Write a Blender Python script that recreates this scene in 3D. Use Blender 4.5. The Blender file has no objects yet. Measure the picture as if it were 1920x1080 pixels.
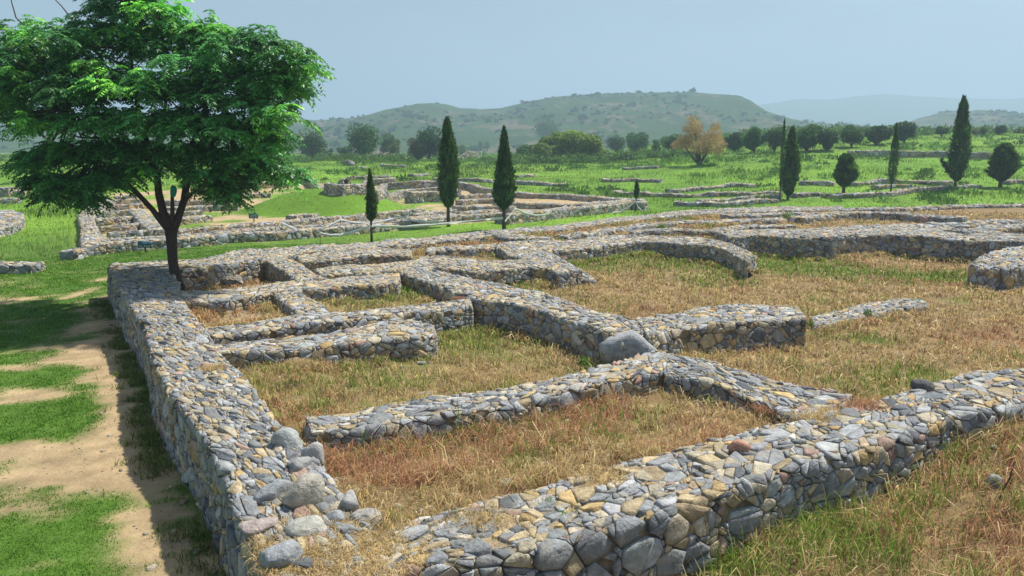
import bpy, math, random
import numpy as np
from mathutils import Vector
rad = math.radians
scene = bpy.context.scene
# ------------------------------------------------------------------ camera
CAMZ, PITCH, F = 4.1, 10.06, 1437.0
cam_d = bpy.data.cameras.new("camera"); cam = bpy.data.objects.new("camera", cam_d)
scene.collection.objects.link(cam); scene.camera = cam
cam.location = (0, 0, CAMZ); cam.rotation_euler = (rad(90 - PITCH), 0, 0)
cam_d.sensor_width = 36; cam_d.lens = F / 1920 * 36; cam_d.clip_end = 9000; cam_d.clip_start = 0.1
# ------------------------------------------------------------------ sky and sun
SUN_EL, SUN_AZ = 58.0, 56.0          # azimuth from +Y (view direction) towards +X
w = bpy.data.worlds.new("World"); scene.world = w; w.use_nodes = True
nt = w.node_tree; nt.nodes.clear()
out = nt.nodes.new("ShaderNodeOutputWorld"); bg = nt.nodes.new("ShaderNodeBackground")
sky = nt.nodes.new("ShaderNodeTexSky"); sky.sky_type = 'NISHITA'; sky.sun_disc = False
sky.sun_elevation = rad(SUN_EL); sky.sun_rotation = rad(SUN_AZ); sky.dust_density = 1.2; sky.air_density = 1.2; sky.ozone_density = 2.0
tc = nt.nodes.new("ShaderNodeTexCoord"); mp = nt.nodes.new("ShaderNodeMapping"); mp.inputs['Scale'].default_value = (1.3, 1.3, 4.5)
nz = nt.nodes.new("ShaderNodeTexNoise"); nz.inputs['Scale'].default_value = 1.6; nz.inputs['Detail'].default_value = 4; nz.inputs['Roughness'].default_value = .5
cr = nt.nodes.new("ShaderNodeValToRGB"); cr.color_ramp.elements[0].position = .34; cr.color_ramp.elements[1].position = .66
cr.color_ramp.elements[0].color = (.05, .05, .05, 1); cr.color_ramp.elements[1].color = (.95, .95, .95, 1)
mx = nt.nodes.new("ShaderNodeMixRGB"); mx.inputs['Color2'].default_value = (3.3, 3.95, 4.75, 1)
L = nt.links.new
L(tc.outputs['Generated'], mp.inputs['Vector']); L(mp.outputs[0], nz.inputs['Vector']); L(nz.outputs['Fac'], cr.inputs[0])
L(cr.outputs[0], mx.inputs['Fac']); L(sky.outputs[0], mx.inputs['Color1']); L(mx.outputs[0], bg.inputs[0]); L(bg.outputs[0], out.inputs[0])
bg.inputs[1].default_value = 0.075
sd = bpy.data.lights.new("sun", 'SUN'); sun = bpy.data.objects.new("sun", sd); scene.collection.objects.link(sun)
sd.energy = 5.0; sd.angle = rad(1.6); sd.color = (1, .93, .81)
sv = Vector((math.sin(rad(SUN_AZ)) * math.cos(rad(SUN_EL)), math.cos(rad(SUN_AZ)) * math.cos(rad(SUN_EL)), math.sin(rad(SUN_EL))))
sun.rotation_euler = sv.to_track_quat('Z', 'Y').to_euler(); sun.location = (20, 20, 40)
scene.view_settings.view_transform = 'Standard'; scene.view_settings.look = 'None'
scene.view_settings.exposure = 0.52; scene.view_settings.gamma = 1
scene.cycles.max_bounces = 6; scene.cycles.volume_bounces = 1; scene.cycles.transparent_max_bounces = 8
scene.render.resolution_x = 1920; scene.render.resolution_y = 1080
# ------------------------------------------------------------------ numeric helpers
rng = np.random.default_rng(11)
th = rad(PITCH)
def rays(px, py):
    x = (np.asarray(px, float) - 960) / F; y = (540 - np.asarray(py, float)) / F
    return np.stack([x, math.cos(th) + y * math.sin(th), -math.sin(th) + y * math.cos(th)], -1)
def P(px, py, z):                       # point of height z seen at a pixel of the 1920x1080 photograph
    d = rays(px, py); t = (np.asarray(z) - CAMZ) / d[..., 2]
    return d * t[..., None] + np.array([0, 0, CAMZ])
def ss(a, b, x):
    t = np.clip((np.asarray(x, float) - a) / (b - a), 0, 1); return t * t * (3 - 2 * t)
def hsh(ix, iy, s):
    n = (ix.astype(np.int64) * 374761393 + iy.astype(np.int64) * 668265263 + s * 982451653) & 0xffffffff
    n = ((n ^ (n >> 13)) * 1274126177) & 0xffffffff
    return ((n ^ (n >> 16)) & 0xffff) / 65535.0
def vn(x, y, s=0):
    x = np.asarray(x, float); y = np.asarray(y, float)
    ix = np.floor(x); iy = np.floor(y); fx = x - ix; fy = y - iy
    fx = fx * fx * (3 - 2 * fx); fy = fy * fy * (3 - 2 * fy)
    a = hsh(ix, iy, s); b = hsh(ix + 1, iy, s); c = hsh(ix, iy + 1, s); d = hsh(ix + 1, iy + 1, s)
    return (a * (1 - fx) + b * fx) * (1 - fy) + (c * (1 - fx) + d * fx) * fy
def fbm(x, y, s=0, o=4):
    r = 0; a = .5; t = 0
    for k in range(o): r = r + a * vn(x * 2 ** k, y * 2 ** k, s + k * 17); t += a; a *= .55
    return r / t
def inpoly(x, y, poly):
    x = np.asarray(x); y = np.asarray(y); c = np.zeros(x.shape, bool); n = len(poly)
    for i in range(n):
        x1, y1 = poly[i][:2]; x2, y2 = poly[(i + 1) % n][:2]
        if y1 == y2: continue
        c ^= ((y1 > y) != (y2 > y)) & (x < (x2 - x1) * (y - y1) / (y2 - y1) + x1)
    return c
# ------------------------------------------------------------------ object helpers
def tag(o, label=None, cat=None, group=None, kind=None):
    if label: o['label'] = label
    if cat: o['category'] = cat
    if group: o['group'] = group
    if kind: o['kind'] = kind
    return o
def mk(name, V, Fs, C=None, mat=None, parent=None, smooth=False):
    """V (n,3); Fs list of (m,k) index arrays; C (n,3) point colours"""
    me = bpy.data.meshes.new(name); V = np.asarray(V, np.float32)
    Fs = [np.asarray(f, np.int32) for f in Fs if len(f)]
    nl = sum(f.size for f in Fs); nf = sum(len(f) for f in Fs)
    me.vertices.add(len(V)); me.vertices.foreach_set('co', V.ravel())
    me.loops.add(nl); me.loops.foreach_set('vertex_index', np.concatenate([f.ravel() for f in Fs]))
    tot = np.concatenate([np.full(len(f), f.shape[1], np.int32) for f in Fs]); st = np.concatenate([[0], np.cumsum(tot)[:-1]]).astype(np.int32)
    me.polygons.add(nf); me.polygons.foreach_set('loop_start', st); me.polygons.foreach_set('loop_total', tot)
    if smooth: me.polygons.foreach_set('use_smooth', np.ones(nf, bool))
    if C is not None:
        at = me.color_attributes.new('Col', 'FLOAT_COLOR', 'POINT')
        c4 = np.ones((len(V), 4), np.float32); c4[:, :3] = C; at.data.foreach_set('color', c4.ravel())
    me.update(calc_edges=True); me.validate()
    if mat: me.materials.append(mat)
    o = bpy.data.objects.new(name, me); scene.collection.objects.link(o)
    if parent:
        o.parent = parent; o.matrix_parent_inverse = parent.matrix_world.inverted() if False else o.matrix_parent_inverse
    return o
def empty(name, loc):
    o = bpy.data.objects.new(name, None); scene.collection.objects.link(o); o.location = loc; o.empty_display_size = .3; return o
class MB:
    def __init__(s): s.V = []; s.F = {}; s.C = []; s.n = 0
    def add(s, V, Fa, C=(1, 1, 1)):
        V = np.asarray(V, float).reshape(-1, 3)
        for f in (Fa if isinstance(Fa, list) else [Fa]):
            f = np.asarray(f, int)
            if f.size: s.F.setdefault(f.shape[1], []).append(f + s.n)
        s.V.append(V); s.C.append(np.broadcast_to(np.asarray(C, float), V.shape)); s.n += len(V)
    def build(s, name, mat, parent=None, smooth=False, origin=(0, 0, 0)):
        o = mk(name, np.concatenate(s.V) - np.asarray(origin, float), [np.concatenate(f) for f in s.F.values()], np.concatenate(s.C), mat, parent, smooth)
        if parent is None: o.location = origin
        return o
def tube(mb, pts, rr, sides=7, col=(1, 1, 1), rough=0):
    pts = np.asarray(pts, float); n = len(pts); rr = np.broadcast_to(np.asarray(rr, float), (n,))
    d = np.gradient(pts, axis=0); d /= np.linalg.norm(d, axis=1)[:, None] + 1e-9
    up = np.where(np.abs(d[:, 2:3]) > .8, np.array([[1., 0, 0]]), np.array([[0, 0, 1.]]))
    a = np.cross(d, up); a /= np.linalg.norm(a, axis=1)[:, None]; b = np.cross(d, a)
    for i in range(1, n):
        if np.dot(a[i], a[i - 1]) < 0: a[i] *= -1; b[i] *= -1
    t = np.arange(sides) / sides * 2 * np.pi
    r = rr[:, None] * (1 + rough * (rng.random((n, sides)) - .5))
    V = pts[:, None] + r[..., None] * (np.cos(t)[None, :, None] * a[:, None] + np.sin(t)[None, :, None] * b[:, None])
    i = np.arange(n - 1)[:, None] * sides; j = np.arange(sides)[None]; k = (j + 1) % sides
    Fq = np.stack([i + j, i + k, i + sides + k, i + sides + j], -1).reshape(-1, 4)
    mb.add(V, [Fq, np.arange(sides)[None, ::-1], (np.arange(sides) + (n - 1) * sides)[None]], col)
def rock_geo(sx, sy, sz, sub=3, planes=13, seed=0):
    r = np.random.default_rng(seed); import bmesh
    bm = bmesh.new(); bmesh.ops.create_icosphere(bm, subdivisions=sub, radius=1); V = np.array([v.co[:] for v in bm.verts]); Fc = np.array([[v.index for v in f.verts] for f in bm.faces]); bm.free()
    N = r.normal(0, 1, (planes, 3)); N /= np.linalg.norm(N, axis=1)[:, None]; hh = r.uniform(.55, .95, planes)
    dd = V @ N.T; R = np.where(dd > .05, hh / np.maximum(dd, .05), 9).min(1); R = np.minimum(R, 1.1); R = R * (1 + .06 * (fbm(V[:, 0] * 4 + seed, V[:, 1] * 4 + V[:, 2] * 3, seed) - .5))
    return V * R[:, None] * np.array([sx, sy, sz]), Fc
# ------------------------------------------------------------------ materials
def nodes(name):
    m = bpy.data.materials.new(name); m.use_nodes = True; t = m.node_tree; b = t.nodes['Principled BSDF']; return m, t, b
def colmat(name, nscale=8., namt=.35, bump=.3, bscale=30., rough=.9, transl=0., spec=.2, dist=.02, sat=1.0, stain=None):
    m, t, b = nodes(name); N = t.nodes.new; l = t.links.new
    at = N('ShaderNodeAttribute'); at.attribute_name = 'Col'
    tc = N('ShaderNodeTexCoord'); n1 = N('ShaderNodeTexNoise'); n1.inputs['Scale'].default_value = nscale; n1.inputs['Detail'].default_value = 5; n1.inputs['Roughness'].default_value = .65
    l(tc.outputs['Object'], n1.inputs['Vector'])
    mr = N('ShaderNodeMapRange'); mr.inputs[1].default_value = .25; mr.inputs[2].default_value = .75; mr.inputs[3].default_value = 1 - namt; mr.inputs[4].default_value = 1 + namt
    l(n1.outputs['Fac'], mr.inputs[0])
    mu = N('ShaderNodeMixRGB'); mu.blend_type = 'MULTIPLY'; mu.inputs[0].default_value = 1
    l(at.outputs['Color'], mu.inputs[1]); l(mr.outputs[0], mu.inputs[2]); col = mu.outputs[0]
    if stain:
        n3 = N('ShaderNodeTexNoise'); n3.inputs['Scale'].default_value = stain[0]; n3.inputs['Detail'].default_value = 6; n3.inputs['Roughness'].default_value = .7
        l(tc.outputs['Object'], n3.inputs['Vector']); m3 = N('ShaderNodeMapRange'); m3.inputs[1].default_value = stain[1]; m3.inputs[2].default_value = stain[1] + .12; m3.inputs[4].default_value = stain[3]
        l(n3.outputs['Fac'], m3.inputs[0]); mm = N('ShaderNodeMixRGB'); mm.inputs[2].default_value = (*stain[2], 1); l(m3.outputs[0], mm.inputs[0]); l(col, mm.inputs[1]); col = mm.outputs[0]
    l(col, b.inputs['Base Color']); b.inputs['Roughness'].default_value = rough; b.inputs['Specular IOR Level'].default_value = spec
    if bump:
        n2 = N('ShaderNodeTexNoise'); n2.inputs['Scale'].default_value = bscale; n2.inputs['Detail'].default_value = 6; n2.inputs['Roughness'].default_value = .6
        l(tc.outputs['Object'], n2.inputs['Vector']); bp = N('ShaderNodeBump'); bp.inputs['Strength'].default_value = bump; bp.inputs['Distance'].default_value = dist
        l(n2.outputs['Fac'], bp.inputs['Height']); l(bp.outputs[0], b.inputs['Normal'])
    if transl:
        tr = N('ShaderNodeBsdfTranslucent'); l(col, tr.inputs[0]); ms = N('ShaderNodeMixShader'); ms.inputs[0].default_value = transl
        l(b.outputs[0], ms.inputs[1]); l(tr.outputs[0], ms.inputs[2]); l(ms.outputs[0], t.nodes['Material Output'].inputs[0])
    return m
def plain(name, c, rough=.7):
    m, t, b = nodes(name); b.inputs['Base Color'].default_value = (*c, 1); b.inputs['Roughness'].default_value = rough
    n = t.nodes.new('ShaderNodeTexNoise'); n.inputs['Scale'].default_value = 25; bp = t.nodes.new('ShaderNodeBump'); bp.inputs['Strength'].default_value = .15
    t.links.new(n.outputs['Fac'], bp.inputs['Height']); t.links.new(bp.outputs[0], b.inputs['Normal']); return m
M_STONE = colmat('rubble_stone', 11, .42, .9, 30, .9, dist=.035, stain=(4., .56, (.40, .34, .24), .65))
M_GROUND = colmat('soil', 3.5, .22, .7, 14, .95, dist=.05)
M_GRASS = colmat('grass_blades', 1.5, .2, 0, rough=.8, transl=.35, spec=.15)
M_LEAF = colmat('leaves', 1.2, .25, 0, rough=.5, transl=.42, spec=.2)
M_FROND = colmat('fronds', 1.2, .25, 0, rough=.45, transl=.2, spec=.35)
M_BARK = colmat('bark', 20, .4, .8, 30, .95, dist=.03)
M_HILL = colmat('hillside', .03, .25, 0, rough=1, spec=0)
# ------------------------------------------------------------------ terrain height
near_out = [(560, 1300), (540, 1100), (440, 790), (330, 640), (262, 530), (235, 505), (400, 493), (640, 465), (905, 442), (1040, 431), (1230, 405), (1440, 393), (1700, 388), (1920, 385)]
RUIN = [tuple(P(a, b, .9)[:2]) for a, b in near_out] + [(48, 58), (48, 34), (22, 19.5)] + [tuple(P(a, b, .9)[:2]) for a, b in [(1920, 722), (1740, 762), (1500, 830), (1200, 905), (900, 995), (700, 1060), (700, 1200)]]
FLOOR = [(p[0], p[1], z) for p, z in [(P(a, b, z), z) for a, b, z in [
    (640, 880, .55), (800, 860, .5), (1000, 800, .5), (1250, 760, .5), (1380, 780, .55), (700, 960, .8), (850, 930, .8), (1100, 860, .8), (1350, 790, .72), (640, 1000, .88), (600, 1060, .88),
    (540, 720, .55), (560, 770, .62), (700, 700, .42), (900, 700, .40), (1050, 690, .33), (900, 620, .3), (1120, 700, .3), (950, 640, .28),
    (440, 590, .58), (500, 580, .58), (680, 575, .5), (640, 560, .55), (800, 560, .45), (450, 530, .25), (400, 520, .3), (520, 530, .2),
    (1350, 660, .3), (1450, 650, .3), (1600, 640, .33), (1800, 640, .4), (1600, 700, .5), (1700, 725, .62), (1900, 680, .7), (1450, 700, .45),
    (1000, 530, .45), (1200, 560, .4), (1150, 500, .38), (1400, 540, .32), (1300, 500, .34), (1500, 500, .15), (1700, 510, .08), (1800, 520, .15), (1850, 560, .35), (1600, 550, .3), (1650, 600, .33),
    (660, 500, .5), (700, 495, .5), (870, 478, .62), (860, 458, .7), (1000, 445, .8), (1100, 435, .8), (1200, 425, .78), (1300, 425, .75), (1500, 415, .75), (1600, 412, .68), (1700, 402, .75), (1850, 395, .8), (1300, 405, .7), (1880, 425, .7)]]]
MND = P(613, 375, .9)
def G(x, y):
    x = np.asarray(x, float); y = np.asarray(y, float)
    z = 2.6 * ss(45, 120, y) + .8 * ss(120, 320, y) + 1.6 * ss(38, 90, y) * ss(5, 42, x)
    z = z + ss(28, 50, x) * (.8 * ss(94, 98, y) + 2.6 * ss(100, 140, y)) * (1 - ss(200, 320, y))
    z = z - .03 + (.35 * ss(0, 3.5, x) + .38 * ss(3.5, 7.5, x)) * (1 - ss(9, 24, y - .6 * x))
    z = z + (fbm(x / 9, y / 9, 3) - .5) * .7 * ss(48, 75, y) + (fbm(x / 1.3, y / 1.3, 5, 3) - .5) * .10
    q = np.clip(1 - ((x + 13.0) / 6.0) ** 2 - ((y - 54) / 5.2) ** 2, 0, 1)
    z = z + 1.6 * q ** 1.2 * (.9 + .2 * vn(x / 1.5, y / 1.5, 6))
    ins = inpoly(x, y, RUIN) & (y < 60)
    if ins.any():
        xi = x[ins]; yi = y[ins]; num = 0; den = 0
        for a, b, c in FLOOR:
            wgt = 1 / (((xi - a) ** 2 + (yi - b) ** 2) ** 1.5 + .02); num = num + wgt * c; den = den + wgt
        z = np.array(z); z[ins] = num / den + (fbm(xi / .8, yi / .8, 9, 3) - .5) * .08
    return z
def H(px, py, h=0.):                    # where the ray of a pixel meets the terrain raised by h
    px = np.atleast_1d(np.asarray(px, float)); py = np.broadcast_to(np.asarray(py, float), px.shape)
    d = rays(px, py); ts = np.concatenate([np.arange(4, 60, .25), np.arange(60, 420, 1.)])
    Q = d[:, None] * ts[None, :, None]; below = (Q[..., 2] + CAMZ) < G(Q[..., 0].ravel(), Q[..., 1].ravel()).reshape(Q.shape[:2]) + h
    hit = np.where(below.any(1), ts[below.argmax(1)], 420.)
    lo = hit - np.where(hit > 60, 1.0, .25); hi = hit
    for _ in range(7):
        m = (lo + hi) / 2; q = d * m[:, None]; q[:, 2] += CAMZ; b = q[:, 2] < G(q[:, 0], q[:, 1]) + h
        hi = np.where(b, m, hi); lo = np.where(b, lo, m)
    q = d * hi[:, None]; q[:, 2] += CAMZ; return q
# ------------------------------------------------------------------ rubble masonry
PAL = [((.275, .29, .305), 32), ((.38, .40, .415), 24), ((.46, .415, .32), 26), ((.46, .375, .24), 12), ((.50, .37, .19), 5), ((.40, .28, .235), 4), ((.15, .165, .185), 7), ((.52, .51, .47), 3)]
def stone_cols(n, warm=1.0):
    wt = np.array([p[1] for p in PAL], float); wt[2:5] *= warm; wt[[0, 6]] /= warm ** .5; wt /= wt.sum()
    i = rng.choice(len(PAL), n, p=wt); c = np.array([p[0] for p in PAL])[i]
    return np.clip(c * rng.uniform(.72, 1.2, (n, 1)) * rng.uniform(.98, 1.02, (n, 3)), .03, .8)
def power_cells(Lu, Pv, s, asp=1.3):
    """irregular polygons packed over a strip, stones of mixed size"""
    s = s * 1.14
    Pv2 = Pv * asp; pts = []; grid = {}; g = s * 1.5
    for r, k in ((.95, .25), (.66, .9), (.44, 2.2), (.26, 3.5)):
        n = int(k * Lu * Pv2 / (s * s)); rr = r * s
        us = rng.uniform(0, Lu, n); vs = rng.uniform(0, Pv2, n); rs = rr * rng.uniform(.85, 1.15, n)
        for u, v, q in zip(us, vs, rs):
            a = int(u / g); b = int(v / g); ok = True
            for i in (a - 1, a, a + 1):
                for j in (b - 1, b, b + 1):
                    for k2 in grid.get((i, j), ()):
                        p = pts[k2]
                        if (p[0] - u) ** 2 + (p[1] - v) ** 2 < (.66 * (p[2] + q)) ** 2: ok = False; break
                    if not ok: break
                if not ok: break
            if ok: grid.setdefault((a, b), []).append(len(pts)); pts.append((u, v, q))
    out = []
    for idx, (u, v, q) in enumerate(pts):
        m = q * 2.0
        poly = [(max(-m, -u), max(-m, -v)), (min(m, Lu - u), max(-m, -v)), (min(m, Lu - u), min(m, Pv2 - v)), (max(-m, -u), min(m, Pv2 - v))]
        a = int(u / g); b = int(v / g); nb = []
        for i in range(a - 2, a + 3):
            for j in range(b - 2, b + 3):
                for k2 in grid.get((i, j), ()):
                    if k2 != idx:
                        p = pts[k2]; dx = p[0] - u; dy = p[1] - v; dd = dx * dx + dy * dy
                        if dd < (2.2 * (q + s * .8)) ** 2: nb.append((dd, dx, dy, p[2]))
        nb.sort()
        for dd, dx, dy, rj in nb[:18]:
            c = (dd + q * q - rj * rj) / 2; new = []; n = len(poly)
            for e in range(n):
                x1, y1 = poly[e]; x2, y2 = poly[(e + 1) % n]
                d1 = x1 * dx + y1 * dy - c; d2 = x2 * dx + y2 * dy - c
                if d1 <= 0: new.append((x1, y1))
                if d1 * d2 < 0: t = d1 / (d1 - d2); new.append((x1 + t * (x2 - x1), y1 + t * (y2 - y1)))
            poly = new
            if len(poly) < 3: break
        if len(poly) < 3: continue
        frag = [(np.array(poly), .80)]
        while frag:
            f, pr = frag.pop(); cf = f.mean(0); rf = np.linalg.norm(f - cf, axis=1).mean()
            if rng.random() < pr and rf > .30 * s:
                an = rng.uniform(0, np.pi); nrm_ = np.array([math.cos(an), math.sin(an)]); dd_ = (f - cf) @ nrm_ - rng.uniform(-.25, .25) * rf; m_ = len(f)
                for sg in (1, -1):
                    new = []
                    for e in range(m_):
                        d1, d2 = dd_[e] * sg, dd_[(e + 1) % m_] * sg
                        if d1 <= 0: new.append(f[e])
                        if d1 * d2 < 0: new.append(f[e] + (f[(e + 1) % m_] - f[e]) * d1 / (d1 - d2))
                    if len(new) >= 3: frag.append((np.array(new), pr * .42))
                continue
            if rf > .05 * s: out.append((u, v / asp, min(q, rf * 1.1), [(x, y / asp) for x, y in f]))
    return out
def strip_stones(mb, mapf, Lu, Pv, s, relief=.035, warm=1., skip=.06, gap=.009, detail=True, fine=0):
    cells = power_cells(Lu, Pv, s); cols = stone_cols(len(cells), warm)
    UV = []; Hh = []; CC = []; Fq = {4: [], 3: []}; base = 0
    for ci, (u, v, q, poly) in enumerate(cells):
        if rng.random() < skip: continue
        pl = np.array(poly); cen = pl.mean(0); pl = pl - cen
        e = np.linalg.norm(np.roll(pl, -1, 0) - pl, axis=1); pl = pl[e > max(.012, .16 * q)]
        if len(pl) < 3: continue
        nx = np.roll(pl, -1, 0)
        if detail and q > .55 * s and rng.random() < .6:
            k2 = int(rng.integers(len(pl))); ring = np.insert(pl, k2 + 1, (pl[k2] + nx[k2]) / 2 * rng.uniform(.9, 1.0), 0)
        else: ring = pl
        K = len(ring); rr = np.linalg.norm(ring, axis=1).mean(); sc = max(.5, 1 - gap / max(rr, .01) * 1.2)
        ring = ring * sc; hgt = relief * rng.uniform(.35, 1.15) * .66 * min(1.3, q / (.5 * s)) ** .5
        tilt = rng.normal(0, .12, 2) * min(1, relief / .03); ins = rng.uniform(.78, .92)
        r2 = ring * ins * rng.uniform(.88, 1.06, (K, 1)); off = rng.normal(0, .06, 2) * rr; r2 = r2 + off
        hr2 = hgt * .95 + r2 @ tilt + rng.normal(0, .11 * relief, K)
        r1 = ring * rng.uniform(.96, 1.02, (K, 1)); h1 = hgt * rng.uniform(.5, .85, K) + (r1 @ tilt) * .7
        rings = [(ring * .97, np.full(K, -.06)), (r1, h1), (r2, hr2)]
        if fine and rr > .05:
            r3 = r2 * .5 + off * .5; rings.append((r3, hgt * 1.08 + r3 @ tilt + rng.normal(0, .12 * relief, K)))
        nr = len(rings)
        for a, b in rings: UV.append(a + cen + (u, v)); Hh.append(b)
        UV.append((off + cen + (u, v))[None]); Hh.append(np.array([hgt * 1.1 + off @ tilt]))
        i = np.arange(K); k = (i + 1) % K
        for r in range(nr - 1): Fq[4].append(np.stack([base + r * K + i, base + r * K + k, base + (r + 1) * K + k, base + (r + 1) * K + i], 1))
        Fq[3].append(np.stack([base + (nr - 1) * K + i, base + (nr - 1) * K + k, np.full(K, base + nr * K)], 1))
        n = nr * K + 1; CC.append(np.broadcast_to(cols[ci], (n, 3))); base += n
    if not base: return
    UV = np.concatenate(UV); Hh = np.concatenate(Hh)
    p, nrm = mapf(np.clip(UV[:, 0], 0, Lu), np.clip(UV[:, 1], 0, Pv)); V = p + nrm * Hh[:, None]
    mb.add(V, [np.concatenate(Fq[4]), np.concatenate(Fq[3])], np.concatenate(CC))
    nu = max(2, int(Lu / .09)); nv = max(2, int(Pv / .07))
    gu, gv = np.meshgrid(np.linspace(0, Lu, nu), np.linspace(0, Pv, nv), indexing='ij')
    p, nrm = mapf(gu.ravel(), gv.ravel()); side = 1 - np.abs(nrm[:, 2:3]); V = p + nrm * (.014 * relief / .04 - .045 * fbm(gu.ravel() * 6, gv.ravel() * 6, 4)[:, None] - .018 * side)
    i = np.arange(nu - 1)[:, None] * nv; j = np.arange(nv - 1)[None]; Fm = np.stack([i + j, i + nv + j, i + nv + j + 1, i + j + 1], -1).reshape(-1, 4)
    c = np.array([.36, .29, .19]) * (0.5 + .9 * fbm(gu.ravel() * 9, gv.ravel() * 9, 8))[:, None] * (1 - .35 * side)  # earth mortar, its colour darkened on upright sides as shadow in the joints
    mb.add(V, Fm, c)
FTOP = []; FOOT = []       # wall footprints, kept free of grass
def resample(A, n):
    d = np.r_[0, np.cumsum(np.linalg.norm(np.diff(A[:, :2], axis=0), axis=1))]; t = np.linspace(0, d[-1], n)
    return np.stack([np.interp(t, d, A[:, k]) for k in range(A.shape[1])], 1)
def wall(label, A, B=None, z=.9, w=None, base=(.3, .3), s=.2, warm=1., caps=(0, 0), relief=.035, field=None, name='stone_wall', group=None, rough=.06, detail=True, skip=.06, fine=0, ztop2=None, big=()):
    """A, B: pixel traces of the two top edges (or A = centre line with width w); z: height of the top
       field = height above the terrain for a wall that follows it"""
    A = np.array(A, float)
    if field is not None:
        c = H(A[:, 0], A[:, 1], field)
        if B is None: ca = c
        else:
            B = np.array(B, float); a3 = c; b3 = H(B[:, 0], B[:, 1], field)
    else:
        c = P(A[:, 0], A[:, 1], z)
        if B is not None: B = np.array(B, float); a3 = c; b3 = P(B[:, 0], B[:, 1], z)
    if B is None:
        d = np.gradient(c[:, :2], axis=0); d /= np.linalg.norm(d, axis=1)[:, None]; nn = np.stack([-d[:, 1], d[:, 0]], 1) * w / 2
        a3 = c.copy(); a3[:, :2] += nn; b3 = c.copy(); b3[:, :2] -= nn
    Lu = np.linalg.norm(np.diff(((a3[:, :2] + resample(b3, len(a3))[:, :2]) / 2), axis=0), axis=1).sum()
    n = max(3, int(Lu / .25)); a = resample(a3, n); b = resample(b3, n)
    if field is not None:
        m = (a + b) / 2; zt = G(m[:, 0], m[:, 1]) + field; zt = np.convolve(np.pad(zt, 3, 'edge'), np.ones(7) / 7, 'valid')
    else: zt = np.full(n, float(z)) if ztop2 is None else np.linspace(z, ztop2, n)
    sd = int(rng.integers(1e6)); uu = np.linspace(0, Lu, n)
    zt = zt + (fbm(uu / 1.1, uu * 0 + 3, sd) - .5) * rough * 2
    wob = (fbm(uu / .9, uu * 0, sd + 5) - .5) * rough * 1.6; wob2 = (fbm(uu / .9, uu * 0, sd + 9) - .5) * rough * 1.6
    dv = b[:, :2] - a[:, :2]; wd = np.linalg.norm(dv, axis=1); dv /= wd[:, None] + 1e-6
    a[:, :2] += dv * wob[:, None]; b[:, :2] += dv * wob2[:, None]; w0 = float(np.mean(wd))
    if field is not None: hl = hr = field + .25
    else: hl = z - base[0] + .15; hr = z - base[1] + .15
    Pv = hl + w0 + hr; T = np.array([0, hl, hl + w0, Pv])
    FOOT.append((a[:, :2].copy(), b[:, :2].copy())); FTOP.append(float(zt.mean()))
    def sharp(u, v):
        ax = np.interp(u, uu, a[:, 0]); ay = np.interp(u, uu, a[:, 1]); bx = np.interp(u, uu, b[:, 0]); by = np.interp(u, uu, b[:, 1]); z0 = np.interp(u, uu, zt)
        t = np.clip((v - hl) / w0, 0, 1); dl = np.clip(hl - v, 0, None); dr = np.clip(v - hl - w0, 0, None)
        ex = bx - ax; ey = by - ay; el = np.hypot(ex, ey) + 1e-6; out = .07 * (dr - dl)
        return np.stack([ax + ex * t + ex / el * out, ay + ey * t + ey / el * out, z0 - dl - dr + .015 * (1 - (2 * t - 1) ** 2)], -1)
    def base_p(u, v):
        dl = .035; return (sharp(u, v - dl) + sharp(u, v) + sharp(u, v + dl)) / 3
    def mapf(u, v):
        e = .04; p = base_p(u, v)
        du = base_p(np.clip(u + e, 0, Lu), v) - base_p(np.clip(u - e, 0, Lu), v); dvv = base_p(u, v + e) - base_p(u, v - e)
        nr = np.cross(du, dvv); nr /= np.linalg.norm(nr, axis=1)[:, None] + 1e-9; return p, nr * sgn
    sgn = 1.0; _, nn_ = mapf(np.array([Lu / 2]), np.array([hl + w0 / 2])); sgn = 1.0 if nn_[0, 2] > 0 else -1.0
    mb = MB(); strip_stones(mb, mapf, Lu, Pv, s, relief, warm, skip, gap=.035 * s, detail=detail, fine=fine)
    for e, on in ((0, 1), (1, 1)):
        u0 = 0 if e == 0 else Lu; i0 = 0 if e == 0 else n - 1
        di = (a[0] + b[0] - a[1] - b[1]) if e == 0 else (a[-1] + b[-1] - a[-2] - b[-2])
        di = np.array([di[0], di[1], 0]); di /= np.linalg.norm(di); hh = min(hl, hr) + .02
        def capf(u, v):
            t = u / wd[i0]; q = a[i0][None] * (1 - t[:, None]) + b[i0][None] * t[:, None]; q[:, 2] = zt[i0] - hh + v
            bulge = .04 * (1 - (2 * t - 1) ** 2) * np.ones_like(v) - .04 * (v / hh) ** 4
            return q + di * bulge[:, None], np.broadcast_to(di, q.shape)
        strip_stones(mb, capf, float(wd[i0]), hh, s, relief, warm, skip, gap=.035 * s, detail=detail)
    for (px, py, zc, bw, bh) in big:
        V, Fc = rock_geo(bw / 2, .22, bh / 2, 2, 9, int(px)); t0 = b3[-1] - b3[0]; an = math.atan2(t0[1], t0[0]); c_, s_ = math.cos(an), math.sin(an)
        V = V @ np.array([[c_, s_, 0], [-s_, c_, 0], [0, 0, 1]]) + P(px, py, zc) - np.array([-s_, c_, 0]) * .02; mb.add(V, Fc, np.array([.25, .265, .28]) * rng.uniform(.8, 1.3))
    V = np.concatenate(mb.V); org = np.array([V[:, 0].mean(), V[:, 1].mean(), V[:, 2].min()])
    o = mb.build(name, M_STONE, origin=org); tag(o, label, 'wall', group); return o
W1L = [(520, 1125), (489, 1055), (460, 990), (424, 905), (367, 795), (330, 747), (293, 697), (285, 657), (277, 627), (255, 592), (233, 560), (215, 525), (203, 500)]
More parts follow.
